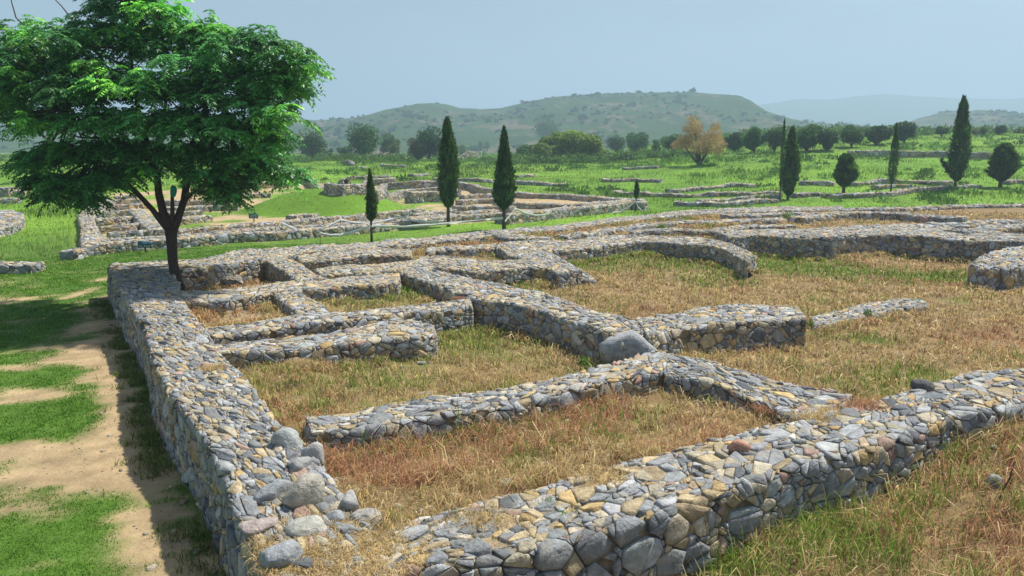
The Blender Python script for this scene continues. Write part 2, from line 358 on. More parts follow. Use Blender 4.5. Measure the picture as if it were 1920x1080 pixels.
W1R = [(800, 1125), (735, 1050), (690, 985), (640, 920), (600, 868), (560, 823), (513, 783), (480, 740), (450, 697), (410, 660), (388, 620), (355, 585), (340, 555), (330, 520), (322, 506)]
W2F = [(690, 1010), (740, 985), (860, 957), (1013, 907), (1147, 877), (1267, 843), (1400, 808), (1513, 790), (1663, 747), (1740, 720), (1820, 692), (1880, 690), (1960, 682), (2050, 660), (2350, 615)]
W2N = [(690, 1085), (770, 1062), (887, 1058), (960, 1040), (1080, 1005), (1150, 985), (1213, 973), (1340, 930), (1480, 880), (1590, 858), (1710, 820), (1790, 780), (1847, 773), (1920, 752), (1990, 735), (2080, 712), (2420, 640)]
def build_walls():
    wall('long wide outer wall of grey rubble running along the lawn to the big tree', W1L, W1R, z=.9, base=(-.1, .35), s=0.176, fine=1, relief=.038, rough=.06)
    wall('broadest grey stone wall, in front of all others, with reddish grass behind it', W2F, W2N, z=.9, base=(.6, .3), s=0.185, fine=1, relief=.038, rough=.07, caps=(1, 0))
    wall('low grey wall between the reddish grass and the tan grass room behind it', [(573, 788), (667, 777), (787, 750), (953, 727), (1100, 697), (1238, 655)], [(583, 818), (667, 810), (800, 788), (947, 763), (1127, 722), (1262, 694)], z=.78, base=(.4, .45), s=0.176, caps=(1, 0), fine=1, relief=.034)
    wall('short wall with pinkish dry grass running from the big boulder down to the front wall', [(1238, 655), (1333, 687), (1440, 720), (1513, 737), (1600, 752)], [(1245, 700), (1273, 707), (1320, 723), (1393, 753), (1480, 790), (1530, 805)], z=.76, ztop2=.86, base=(.3, .5), s=0.176, fine=1)
    wall('tall diagonal dividing wall in the middle of the near ruin, ending at the big boulder', [(748, 508), (800, 527), (883, 557), (987, 577), (1080, 603), (1140, 625), (1168, 638)], [(785, 496), (867, 517), (947, 533), (1020, 550), (1100, 577), (1187, 602), (1228, 617)], z=.92, base=(.25, .35), s=0.176, warm=1.2, caps=(0, 1))
    wall('wall with slanting cap stones going right from the big boulder', [(1190, 600), (1300, 580), (1393, 572), (1453, 570), (1497, 577)], [(1215, 632), (1300, 613), (1380, 607), (1433, 600), (1493, 597), (1512, 598)], z=.92, base=(.25, .25), s=0.167, warm=1.2, caps=(0, 1))
    wall('sunken wall top almost flush with dry grass, right of the slanting cap stones', [(1520, 592), (1613, 573), (1680, 560), (1730, 559)], [(1527, 611), (1613, 597), (1680, 583), (1742, 573)], z=.45, base=(.3, .3), s=0.167, caps=(0, 1), relief=.025)
    wall('narrow wall of big grey blocks between two small rooms, left half of the near ruin', [(363, 617), (473, 603), (560, 591), (653, 588), (753, 576), (820, 568), (880, 556)], [(400, 630), (480, 620), (553, 610), (640, 604), (737, 593), (820, 583), (886, 572)], z=.88, base=(.5, .35), s=0.158, relief=.035)
    wall('broad rounded wall end projecting into the tan grass room', [(390, 652), (440, 645), (520, 635), (620, 624), (680, 612), (730, 597), (775, 599), (810, 608)], [(400, 664), (443, 662), (540, 658), (620, 648), (720, 634), (787, 634), (818, 624)], z=.82, base=(.55, .38), s=0.150, caps=(0, 1), warm=1.1)
    wall('yellowish wall just right of the tree foot, closing its pit in front', [(338, 548), (420, 543), (507, 535), (567, 527)], [(343, 567), (430, 564), (507, 551), (567, 546)], z=.88, base=(.25, .52), s=0.158, warm=1.8)
    wall('yellowish wall leading from the middle junction to the tall dividing wall', [(560, 529), (597, 526), (647, 521), (688, 516), (750, 511)], [(560, 544), (607, 543), (647, 538), (697, 535), (746, 530)], z=.88, base=(.5, .48), s=0.158, warm=1.8)
    wall('stubby wall going down between the pale sandy room and its grassy neighbour', [(508, 549), (527, 563), (548, 578), (567, 593)], [(551, 543), (580, 557), (603, 570), (622, 588)], z=.87, base=(.55, .5), s=0.158, warm=1.4)
    wall('wall on the right side of the tree pit with a dark shadowed face', [(492, 484), (515, 498), (537, 510), (557, 529)], [(520, 475), (563, 493), (588, 513), (612, 525)], z=.9, base=(.2, .5), s=0.158, warm=1.5)
    wall('low block of dark stones inside the tree pit', [(338, 505), (380, 513), (450, 517)], [(338, 515), (385, 520), (455, 526)], z=.55, base=(.2, .2), s=0.176, caps=(0, 1))
    wall('long back wall of the near ruin bordering the grass strip beside the big tree', [(203, 497), (313, 489), (400, 482), (443, 470), (533, 464), (640, 459), (720, 452), (800, 444), (908, 434)], [(212, 513), (317, 508), (385, 503), (497, 487), (560, 476), (640, 470), (720, 464), (800, 455), (910, 446)], z=.9, base=(0, .25), s=0.176, warm=1.2)
    wall('back wall of the near ruin farther right, in front of the green meadow', [(908, 434), (1033, 424), (1133, 411), (1227, 401), (1300, 393), (1440, 388), (1580, 387)], [(910, 442), (1038, 432), (1140, 419), (1230, 408), (1310, 401), (1440, 396), (1580, 394)], z=.92, base=(0, .6), s=0.211, detail=False)
    wall('wall with a reddish overgrown face in front of the back wall', [(556, 474), (640, 466), (700, 466), (770, 470)], [(560, 489), (620, 488), (680, 482), (730, 480), (772, 484)], z=.88, base=(.5, .42), s=0.158, warm=1.6)
    wall('wall capped with square orange and grey stones behind the yellowish wall', [(588, 503), (623, 498), (688, 497), (722, 493), (763, 489), (800, 484)], [(600, 514), (640, 514), (680, 513), (737, 506), (780, 502), (805, 497)], z=.88, base=(.4, .5), s=0.158, warm=2.2)
    wall('rubble wall running right from the head of the tall dividing wall', [(785, 483), (825, 479), (863, 484), (937, 490), (988, 487), (1035, 484)], [(785, 500), (852, 507), (887, 511), (930, 508), (988, 503), (1045, 502)], z=.88, base=(.55, .45), s=0.158, warm=1.4, caps=(0, 0))
    wall('thin low wall behind a patch of yellow dry grass', [(800, 467), (863, 462), (930, 457)], [(800, 474), (863, 469), (930, 466)], z=.85, base=(.68, .6), s=0.176, warm=1.5, detail=False)
    wall('sloping wall coming down to a low tail in the large dry room', [(928, 463), (955, 479), (988, 488), (1020, 500), (1047, 512)], [(952, 455), (1013, 466), (1040, 478), (1063, 490), (1090, 505)], z=.88, base=(.5, .4), s=0.167, warm=1.2)
    wall('low flat tail of paving stones lying in the grass', [(1050, 507), (1080, 518), (1098, 527)], [(1085, 503), (1104, 514), (1118, 525)], z=.58, base=(.4, .4), s=0.150, caps=(0, 1))
    wall('short shadowed wall stub jutting from the back wall behind dry grass', [(907, 436), (935, 443), (958, 449)], [(935, 433), (985, 440), (1040, 448)], z=.95, base=(.7, .7), s=0.194, detail=False)
    wall('curved apse-like wall closing the large dry room at the back', [(940, 456), (1000, 450), (1080, 449), (1125, 443), (1170, 440), (1223, 441), (1313, 447), (1363, 456), (1392, 466), (1420, 481)], [(960, 468), (1030, 472), (1080, 467), (1123, 462), (1155, 457), (1213, 452), (1280, 460), (1330, 462), (1363, 470), (1385, 482), (1400, 490)], z=.9, base=(.7, .3), s=0.176, warm=1.3, caps=(0, 1))
    wall('high dark stone wall along the far right side of the large dry room', [(1340, 437), (1418, 431), (1477, 429), (1560, 427), (1635, 422), (1700, 419), (1767, 423), (1850, 437), (1925, 441)], [(1365, 446), (1410, 442), (1460, 443), (1502, 446), (1560, 445), (1610, 441), (1667, 439), (1700, 442), (1767, 447), (1817, 450), (1867, 453), (1925, 454)], z=1.0, base=(.6, .0), s=0.194)
    wall('rough wall end of rounded boulders at the right edge', [(1835, 487), (1850, 478), (1883, 469), (1940, 458)], [(1818, 497), (1845, 506), (1895, 505), (1950, 500)], z=.9, base=(.2, .25), s=0.229, caps=(1, 0), relief=.08)
    F2 = dict(base=(.65, .62), s=.26, detail=False, relief=.04)
    wall('tumbled low wall in the back zone behind the curved wall', [(1085, 438), (1150, 430), (1230, 420), (1313, 415), (1400, 412), (1480, 408)], w=.8, z=.95, **F2)
    wall('low wall just above the curved wall, half sunk in dry grass', [(1180, 434), (1260, 431), (1330, 432), (1400, 424), (1485, 423)], w=.8, z=.92, **F2)
    wall('long low wall with a shadowed face in the back right zone', [(1490, 408), (1577, 399), (1677, 399), (1725, 404), (1810, 408)], w=1.0, z=1.02, base=(.6, .55), s=.26, detail=False, relief=.04)
    wall('broad jumble of grey rubble at the far right behind the high dark wall', [(1745, 420), (1808, 421), (1850, 417), (1930, 414)], w=1.3, z=1.0, base=(.6, .5), s=.28, detail=False, relief=.06, rough=.12)
    wall('short rubble wall above the boulder wall end at the right edge', [(1790, 436), (1835, 433), (1867, 427), (1930, 422)], w=1.0, z=1.02, base=(.6, .5), s=.26, detail=False, relief=.06)
    wall('low far wall stretching along the meadow edge at the right', [(1560, 392), (1640, 391), (1713, 389), (1813, 385), (1940, 383)], w=.9, z=.95, base=(.1, .65), s=.28, detail=False, relief=.05, rough=.1)
    wall('low line of stones between the back wall and the tumbled wall', [(1050, 443), (1110, 436), (1180, 428), (1220, 422)], w=.7, z=.9, **F2)
    wall('low broken wall in the middle of the back right zone', [(1360, 403), (1430, 401), (1500, 400), (1560, 404)], w=.9, z=.95, **F2)
    # ---- second ruin across the grass strip
    S = dict(s=.26, detail=False, relief=.045, field=.40, warm=1.3)
    G2 = 'low stone walls of the second ruin beyond the grass strip'
    wall('wide left wall of the second ruin beside the tall pale grass', [(152, 463), (152, 423), (146, 403), (160, 385), (190, 372)], [(212, 456), (205, 449), (186, 437), (177, 417), (176, 402), (195, 388), (215, 375)], **S)
    wall('front wall of the second ruin behind the white tape, nearest to the grass strip', [(165, 458), (250, 452), (340, 446), (430, 438), (530, 434), (630, 426), (740, 417), (840, 406), (940, 400)], w=0.72, **S)
    S['field'] = .55
    wall('right half of the front wall of the second ruin ending under the smallest cypress', [(940, 402), (1000, 396), (1060, 390), (1137, 383), (1175, 378), (1212, 379)], w=1.02, caps=(0, 1), **S)
    S['field'] = .45
    wall('second row of stones of the second ruin, just behind its front wall', [(335, 441), (447, 432), (540, 424), (620, 420), (690, 415), (760, 411), (850, 400)], w=0.54, **S)
    wall('third row of stones of the second ruin, in front of the grass mound', [(330, 431), (447, 422), (530, 415), (600, 408), (680, 402), (740, 397), (790, 392)], w=0.61, **S)
    wall('ladder-like middle wall seen behind the tree trunk', [(255, 393), (270, 408), (283, 420), (298, 432)], w=0.88, **S)
    S['field'] = .36
    for k, (a, t) in enumerate([([(205, 449), (260, 446), (315, 442)], 'nearest'), ([(202, 437), (250, 434), (296, 431)], 'second nearest'), ([(186, 425), (235, 422), (282, 417)], 'third nearest'), ([(178, 412), (225, 409), (272, 404)], 'fourth'), ([(177, 399), (220, 396), (262, 391)], 'fifth'), ([(197, 386), (240, 383), (275, 382)], 'sixth'), ([(208, 376), (240, 374), (262, 373)], 'seventh'), ([(216, 368), (255, 365)], 'eighth and farthest')]):
        wall(t + ' rung of the ladder of short parallel walls left of the tree trunk', a, w=0.54, group='short parallel walls left of the trunk', **S)
    wall('rounded short wall just right of the tree trunk, nearer of two', [(325, 411), (343, 409), (365, 406), (390, 404)], w=0.68, caps=(0, 1), **S)
    wall('straight short wall just right of the tree trunk, farther of two', [(300, 398), (340, 396), (377, 394)], w=0.54, caps=(0, 1), **S)
    wall('low wall behind the two short walls right of the trunk', [(310, 389), (360, 387), (400, 386), (447, 385)], w=0.54, **S)
    wall('low wall under the hanging foliage left of the mound', [(440, 364), (475, 363), (505, 362)], w=0.61, **S)
    wall('low wall behind the trunk fork', [(300, 377), (350, 376), (430, 374)], w=0.54, **S)
    S['field'] = .6
    wall('back wall of the second ruin behind the grass mound', [(445, 339), (475, 342), (502, 340), (547, 337), (580, 335), (647, 336), (690, 337), (740, 334)], w=0.61, **S)
    wall('long back wall right of the mound running behind the tall cypress', [(610, 343), (637, 348), (680, 347), (720, 344), (778, 340), (822, 340), (863, 342), (890, 346), (903, 352), (930, 356)], w=0.61, **S)
    wall('wall in front of the long back wall right of the mound', [(700, 359), (747, 358), (782, 354), (822, 352), (860, 356)], w=0.61, **S)
    S['field'] = .8
    wall('high square stone block wall left of the tall cypress', [(766, 361), (795, 359), (825, 359)], w=1.09, caps=(1, 1), **S)
    S['field'] = .36
    wall('flat stone platform at the foot of the grass mound', [(545, 404), (565, 401), (592, 402)], w=0.75, caps=(1, 1), **S)
    wall('outer far wall of the second ruin sloping to its right tip', [(915, 359), (967, 361), (1010, 363), (1060, 365), (1110, 368), (1143, 371), (1177, 373), (1205, 375)], w=1.09, **S)
    wall('inner wall near the right tip of the second ruin', [(925, 381), (970, 380), (1043, 383), (1093, 382), (1143, 377), (1180, 375)], w=0.95, **S)
    wall('short inner wall between the two middle cypresses, nearer', [(855, 398), (895, 396), (930, 394)], w=0.82, **S)
    wall('short inner wall between the two middle cypresses, middle', [(850, 387), (890, 386), (965, 388)], w=0.82, **S)
    wall('short inner wall between the two middle cypresses, farther', [(860, 376), (895, 373), (960, 372)], w=0.75, **S)
    wall('short inner wall between the two middle cypresses, farthest', [(865, 366), (900, 364), (930, 364)], w=0.68, **S)
    wall('short wall in front of the high square block', [(775, 402), (810, 397), (850, 393)], w=0.68, **S)
    # ---- low wall remains in the meadow
    S = dict(s=.35, detail=False, relief=.05, warm=1.0, field=.27, skip=.15, rough=.14)
    G3 = 'low wall remains in the green meadow'
    for t, a, wd in [('between the two middle cypresses at mid meadow', [(815, 333), (870, 335), (925, 338)], .8), ('just right of the second tall cypress', [(965, 339), (1000, 341), (1060, 345)], 1.0),
                     ('with a dark face above the smallest cypress', [(1130, 336), (1180, 335), (1240, 337)], .9), ('behind the smallest cypress', [(1155, 359), (1210, 362), (1290, 364), (1340, 362), (1400, 360), (1462, 358)], .9),
                     ('high and ending in a square stub left of the twin cypress', [(1255, 356), (1330, 349), (1380, 344), (1418, 346)], 1.1), ('in front of the twin cypress, nearer of two', [(1265, 379), (1347, 381), (1413, 375), (1455, 373)], .8),
                     ('in front of the twin cypress, farther of two', [(1310, 376), (1373, 370), (1397, 368), (1438, 365), (1463, 367)], .8), ('behind the round bush-like cypress', [(1500, 341), (1540, 341), (1565, 343)], .8),
                     ('at the foot of the round bush-like cypress', [(1485, 364), (1530, 361), (1560, 365), (1597, 364), (1667, 361), (1708, 354), (1750, 351), (1790, 349)], .9), ('crossing behind the thin dark cypress', [(1600, 344), (1650, 337), (1717, 338), (1750, 341), (1785, 341)], .9),
                     ('short and curved right of the thin dark cypress', [(1640, 350), (1675, 346), (1710, 348)], .8), ('right of the tallest cypress with a pale heap', [(1793, 349), (1820, 345), (1838, 347)], .9), ('at the right edge beyond the egg-shaped cypress', [(1885, 340), (1905, 338), (1930, 339)], .8),
                     ('far off in front of the big round bush', [(968, 328), (1000, 327)], .8), ('thin and pale near the brown tree', [(1168, 314), (1200, 313), (1235, 311)], .7), ('far away behind the slender cypress', [(652, 332), (680, 331), (730, 329)], .8),
                     ('tiny and pale in the upper meadow left of the tall cypress', [(660, 313), (685, 312)], .9), ('tiny and pale in the upper meadow under the rubble heaps', [(715, 308), (760, 310)], .8), ('tiny, left of the first tall cypress', [(770, 327), (800, 325)], .9)]:
        wall('low wall remain ' + t, a, w=wd, group=G3, **S)
    wall('dark terrace wall under the grassy rise at the far right', [(1590, 283), (1660, 282), (1783, 283), (1820, 286), (1895, 288)], w=.45, field=.72, s=.35, detail=False, relief=.05)
    wall('low pale wall at the left edge beside the lawn', [(-20, 494), (30, 493), (72, 493)], w=.8, field=.3, s=.25, caps=(0, 1))
    wall('broad pale wall top cut by the left edge beside the tall pale grass', [(-60, 430), (-20, 425), (5, 415), (12, 402), (-10, 396)], w=1.8, field=.45, s=.26)
    wall('low wall at the left edge beneath the drooping foliage', [(-20, 373), (15, 372), (38, 371)], w=.9, field=.4, s=.3, detail=False)
    wall('square wall stub at the far left edge', [(-20, 352), (5, 351), (26, 352)], w=1.5, field=.7, s=.3, detail=False, caps=(0, 1))
    wall('pale stone stub right of the square wall stub at far left', [(30, 357), (47, 357)], w=1.2, field=.45, s=.3, detail=False, caps=(1, 1))
    wall('small stone step by the left corner of the second ruin', [(128, 473), (152, 466)], w=.6, field=.3, s=.25, detail=False, caps=(1, 1))
build_walls()
# ------------------------------------------------------------------ ground
def foot_mask():
    res = .1; x0, x1, y0, y1 = -35, 60, 2, 62
    M = np.zeros((int((x1 - x0) / res), int((y1 - y0) / res)), bool)
    for a, b in FOOT:
        n = len(a) * 4; t = np.linspace(0, 1, n); i = np.linspace(0, len(a) - 1, n)
        A = np.stack([np.interp(i, np.arange(len(a)), a[:, k]) for k in (0, 1)], 1); B = np.stack([np.interp(i, np.arange(len(b)), b[:, k]) for k in (0, 1)], 1)
        for q in np.linspace(.0, 1, 24):
            p = A * (1 - q) + B * q; ix = ((p[:, 0] - x0) / res).astype(int); iy = ((p[:, 1] - y0) / res).astype(int)
            ok = (ix >= 0) & (iy >= 0) & (ix < M.shape[0]) & (iy < M.shape[1]); M[ix[ok], iy[ok]] = True
    def f(x, y):
        ix = np.clip(((x - x0) / res).astype(int), 0, M.shape[0] - 1); iy = np.clip(((y - y0) / res).astype(int), 0, M.shape[1] - 1)
        return M[ix, iy] & (x > x0) & (x < x1) & (y > y0) & (y < y1)
    return f
onwall = foot_mask()
def blob(x, y, px, py, z, r, st=1.0):
    p = P(px, py, z); return np.exp(-(((x - p[0]) / (r * st)) ** 2 + ((y - p[1]) / r) ** 2))
FRONT = [tuple(P(a, b, .6)[:2]) for a, b in [(570, 820), (800, 800), (1000, 760), (1180, 735), (1190, 790), (1150, 840), (950, 900), (760, 960), (640, 930)]]
RUIN2 = [tuple(H(a, b, 0)[0][:2]) for a, b in [(155, 470), (148, 400), (215, 362), (440, 345), (640, 345), (900, 352), (1215, 380), (1000, 410), (640, 434)]]
def zones(x, y):
    """returns green (0 dry .. 1 green), red, dirt weights"""
    ins = inpoly(x, y, RUIN) & (y < 60); r2 = inpoly(x, y, RUIN2)
    n1 = fbm(x / 2.2, y / 2.2, 21); n2 = fbm(x / .6, y / .6, 22)
    g = np.clip((n1 - .55) * 4, 0, .5) + (n2 - .5) * .6
    for a, b, r, k in [(850, 620, 1.3, .8), (900, 660, 1.1, .5), (760, 560, 1.0, .7), (690, 580, .9, .6), (960, 540, 1.2, .7), (1080, 505, 1.4, .8), (1010, 570, 1.0, .5), (1450, 490, 2.2, 1.2), (1250, 498, 1.8, .7), (1560, 495, 1.8, .6), (1740, 510, 1.5, 1.0), (1640, 640, .35, 1.2),
                       (1090, 705, .4, .9), (1330, 740, .7, .4), (1180, 820, .6, .5), (1700, 720, .7, .6), (700, 750, .5, .3), (1795, 565, .4, .8), (520, 715, .4, .4), (1500, 690, .7, .3)]:
        g = g + k * blob(x, y, a, b, .35, r)
    for a, b, r, k in [(1580, 1000, .8, .8), (1500, 940, .7, .7), (1700, 830, .6, .6), (1350, 1040, .7, .6), (1800, 960, .8, .3), (1900, 790, .5, .7)]:
        g = g + k * blob(x, y, a, b, .45, r)
    red = np.clip(inpoly(x, y, FRONT) * (.75 + (n2 - .5) * 1.6), 0, 1); g = g * np.where(inpoly(x, y, FRONT), .45, 1)
    red = np.maximum(red, np.clip((fbm(x / 1.5, y / 1.5, 31) - .56) * 4, 0, .5))
    for a, b, r in [(1880, 640, 1.2), (1850, 1000, 1.0), (1900, 900, .9), (1700, 1000, .5), (1360, 740, .6), (1450, 745, .5)]: red = np.maximum(red, .8 * blob(x, y, a, b, .4, r))
    out_left = ~ins & (y < 60) & (x < 3 + 0 * y) & ~r2 & ((x < -1.0) | (y > 20))
    # left lawn: sandy path with patches of turf
    w0 = np.array([-1.99, 5.59]); tv = np.array([-.511, .859]); dd = -((x - w0[0]) * .859 + (y - w0[1]) * .511); sl = (x - w0[0]) * tv[0] + (y - w0[1]) * tv[1]
    dirt = 1.0 * np.exp(-((dd - .55) / .48) ** 2) * (.55 + .8 * vn(sl / .9, dd * 2, 47)) * (1 - ss(9, 15, sl)) + .7 * np.exp(-((dd - .5) / .5) ** 2) * ss(8, 12, sl) * (1 - ss(17, 19, sl))
    dirt = dirt + .25 * np.exp(-((dd - .25) / .4) ** 2) * (1 - ss(9, 14, sl))
    for a, b, r, st in [(60, 735, .5, 1.2), (200, 880, .6, 1.1), (110, 860, .7, 1.4), (30, 900, .45, 1.3), (60, 960, .35, 1.2), (160, 650, .5, 2.2), (120, 672, .35, 2.0), (200, 610, .5, 1.0), (195, 520, .9, .5), (205, 555, .8, .4), (133, 552, 1.3, .2), (124, 575, .8, .16), (5, 530, .9, .9), (0, 565, 1.0, .9), (20, 690, .25, 2.0), (290, 1000, .4, .7), (20, 840, .35, 1.0), (90, 1050, .2, 1.2)]:
        dirt = dirt + .8 * blob(x, y, a, b, 0, r, st)
    for a, b, r, st in [(40, 785, .55, 1.6), (160, 765, .35, 1.1), (215, 945, .28, 1.2), (150, 1010, .38, 1.6), (20, 1030, .45, 1.2), (300, 800, .25, .5), (100, 700, .3, 2.2), (285, 745, .5, .4), (10, 975, .3, .7), (230, 1060, .35, 1.4), (130, 690, .3, 1.5), (170, 725, .25, 1.0), (330, 980, .2, .4)]:
        dirt = dirt - .8 * blob(x, y, a, b, 0, r, st)
    dirt = dirt + (fbm(x / .6, y / .6, 41, 5) - .5) * 1.5 + (fbm(x / .1, y / .1, 43, 2) - .5) * .45
    return ins, r2, np.clip(g, 0, 1), red, out_left, ss(.15, .75, dirt)
def ground_col(x, y):
    ins, r2, g, red, ol, dirt = zones(x, y); n = fbm(x / .35, y / .35, 55)[:, None]; big = fbm(x / 14, y / 14, 56)[:, None]; mid = fbm(x / 4, y / 4, 57)[:, None]
    sand = np.array([.41, .305, .18]) * (.5 + .95 * n) * (.85 + .3 * mid); soil = np.array([.24, .165, .085]) * (.6 + .8 * n); turf = np.array([.085, .17, .025]) * (.75 + .5 * n)
    c = soil * (1 - g[:, None] * .6) + turf * g[:, None] * .6
    lawn = turf * (1 - dirt[:, None]) + sand * dirt[:, None]
    mead = (np.array([.10, .235, .022]) * (1 - big) + np.array([.20, .34, .035]) * big) * (.5 + .9 * mid)
    yy = y[:, None]; far = ss(30, 45, yy)
    outc = np.where(ol[:, None], lawn * (1 - far) + mead * far, mead)
    nearout = (~ins & (x > -1) & (y < 24))[:, None]; outc = np.where(nearout, soil, outc)
    c = np.where(ins[:, None], c, outc)
    pale = P(530, 575, .55)
    q = np.exp(-(((x - P(490, 580, .58)[0]) / .8) ** 2 + ((y - P(490, 580, .58)[1]) / .9) ** 2))[:, None]
    c = c * (1 - .9 * q) + np.array([.5, .42, .28]) * .9 * q
    m = (((x + 13) / 6.3) ** 2 + ((y - 54) / 5.5) ** 2 < 1)[:, None] * 1.
    rd = np.array([.44, .33, .19]) * (.7 + .6 * n)
    gz = ss(.5, .62, fbm(x / 3, y / 3, 61))[:, None]
    c = np.where(r2[:, None], (rd * (1 - gz) + mead * gz) * (1 - ss(.3, .5, m)) + mead * ss(.3, .5, m), c)
    return c
def axis(R0, R1, a, n):
    t = np.linspace(-np.arcsinh(R0 / a), np.arcsinh(R1 / a), n); return a * np.sinh(t)
def build_ground():
    X = axis(1100, 1100, 13, 560); Y = axis(40, 1300, 13, 560) + 6
    gx, gy = np.meshgrid(X, Y, indexing='ij'); x = gx.ravel(); y = gy.ravel(); z = G(x, y)
    i = np.arange(len(X) - 1)[:, None] * len(Y); j = np.arange(len(Y) - 1)[None]; Fq = np.stack([i + j, i + len(Y) + j, i + len(Y) + j + 1, i + j + 1], -1).reshape(-1, 4)
    o = mk('ground', np.stack([x, y, z], 1), [Fq], ground_col(x, y), M_GROUND, smooth=True); tag(o, kind='structure')
build_ground()
# ------------------------------------------------------------------ hills and haze
def ridge(name, prof, D, toe, amp, colf, z0=3.2, nr=60, na=420, seed=0):
    px = np.array([p[0] for p in prof], float); py = np.array([p[1] for p in prof], float)
    ax = np.linspace(px[0], px[-1], na); ry = np.interp(ax, px, py); az = (ax - 960) / F
    rz = CAMZ + (285 - ry) * D / F
    t = np.linspace(0, 1.6, nr); A, T = np.meshgrid(az, t, indexing='ij'); RZ = np.broadcast_to(rz[:, None], A.shape)
    yy = toe + (D - toe) * T; xx = A * D * (1 + 0 * T) * (.75 + .25 * T)
    sh = np.where(T <= 1, ss(-.15, 1.08, T) ** 1.2, 1 - .55 * ss(1, 1.7, T)); sh = sh / sh[:, [int((nr - 1) / 1.6)]]
    n = (fbm(xx / (D * .07), yy / (D * .09), seed + 3, 5) - .5) * amp * np.minimum(1, 2.5 * T) * np.where(np.abs(T - 1) < .12, .25, 1)
    z = z0 - 2 + (RZ - z0 + 2) * sh + n
    z = np.minimum(z, np.where(T > 1.02, RZ, 1e9))
    V = np.stack([xx, yy, z], -1).reshape(-1, 3); i = np.arange(na - 1)[:, None] * nr; j = np.arange(nr - 1)[None]
    Fq = np.stack([i + j, i + nr + j, i + nr + j + 1, i + j + 1], -1).reshape(-1, 4)
    o = mk(name, V, [Fq], colf(V[:, 0], V[:, 1], V[:, 2], T.ravel()), M_HILL, smooth=True); return tag(o, kind='structure')
def hillcol(x, y, z, T):
    n = fbm(x / 22, y / 30 + z / 6, 70, 5)[:, None]; r = fbm(x / 45, y / 60 + z / 14, 74, 4)[:, None]; f = fbm(x / 6, z / 3, 79, 3)[:, None]
    c = np.array([.042, .075, .026]) * (.5 + 1.0 * n)
    rock = ss(.55, .63, r * .5 + f * .5); dark = ss(.56, .64, n)
    c = c * (1 - rock * .75) + np.array([.17, .13, .10]) * rock * .7
    return c * (1 - dark * .6) + np.array([.035, .07, .03]) * dark * .6
PROF = [(-500, 212), (-200, 222), (0, 232), (140, 235), (300, 232), (540, 226), (600, 229), (650, 226), (690, 221), (730, 212), (780, 201), (812, 198), (840, 200), (865, 207), (905, 208), (940, 206), (980, 197), (1030, 189), (1100, 183), (1140, 181), (1200, 180), (1300, 181), (1360, 183), (1372, 188), (1384, 196), (1400, 207), (1440, 221), (1480, 227), (1540, 235), (1600, 241), (1640, 240), (1700, 230), (1740, 217), (1780, 211), (1830, 214), (1870, 219), (1920, 222), (2100, 232), (2500, 245)]
def build_hills():
    ridge('hills', PROF, 760, 380, 9, hillcol, nr=130, na=900)
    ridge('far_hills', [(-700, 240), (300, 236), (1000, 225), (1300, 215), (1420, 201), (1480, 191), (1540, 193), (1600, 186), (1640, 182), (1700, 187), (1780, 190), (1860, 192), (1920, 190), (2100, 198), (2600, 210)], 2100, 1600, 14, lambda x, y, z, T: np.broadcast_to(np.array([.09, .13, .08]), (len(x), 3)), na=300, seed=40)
    me = bpy.data.meshes.new('haze'); x0, x1, y0, y1, z0, z1 = -4200, 4200, -60, 5400, -3, 250
    me.from_pydata([(x, y, z) for z in (z0, z1) for y in (y0, y1) for x in (x0, x1)], [], [(0, 2, 3, 1), (4, 5, 7, 6), (0, 1, 5, 4), (2, 6, 7, 3), (0, 4, 6, 2), (1, 3, 7, 5)])
    o = bpy.data.objects.new('haze', me); scene.collection.objects.link(o); tag(o, kind='stuff')
    m = bpy.data.materials.new('haze_air'); m.use_nodes = True; t = m.node_tree; t.nodes.clear(); ou = t.nodes.new('ShaderNodeOutputMaterial'); pv = t.nodes.new('ShaderNodeVolumePrincipled')
    pv.inputs['Color'].default_value = (.52, .69, .92, 1); pv.inputs['Density'].default_value = HAZE; pv.inputs['Anisotropy'].default_value = .2
    t.links.new(pv.outputs[0], ou.inputs['Volume']); me.materials.append(m)
HAZE = .00085
build_hills()
# ------------------------------------------------------------------ trees and plants
def depth(q): return q[1] * math.cos(th) - (q[2] - CAMZ) * math.sin(th)
def PY(px, py, Y):                       # point on a ray at forward distance Y
    d = rays(px, py); t = Y / d[..., 1]; return d * np.asarray(t)[..., None] + np.array([0, 0, CAMZ])
def leaf_tris(p, n, up, size, w=.5, jit=.5):
    """small pointed leaf cards: position, outward direction, lie direction, length"""
    m = len(p); a = up + rng.normal(0, jit, (m, 3)); a /= np.linalg.norm(a, axis=1)[:, None]
    b = np.cross(a, n + rng.normal(0, .6, (m, 3))); b /= np.linalg.norm(b, axis=1)[:, None] + 1e-9
    s = (np.asarray(size) * rng.uniform(.6, 1.3, m))[:, None]
    V = np.stack([p - a * s * .5, p + b * s * w * .5, p + a * s * .5, p - b * s * w * .5], 1)
    i = np.arange(m)[:, None] * 4; return V.reshape(-1, 3), i + np.array([[0, 1, 2, 3]])
def trunkmb(pts, rr, col=(.10, .075, .05), branches=()):
    mb = MB(); tube(mb, pts, rr, 8, col, .2)
    for p, r in branches: tube(mb, p, r, 6, col, .2)
    return mb
def plant(name, label, cat, base, trunk, crownV, crownF, crownC, group=None):
    e = empty(name, base); tag(e, label, cat, group); b = np.asarray(base, float)
    o = trunk.build('trunk', M_BARK); o.parent = e; o.location = -b
    c = mk('crown', crownV, [crownF], crownC, M_LEAF); c.parent = e; c.location = -b
    return e
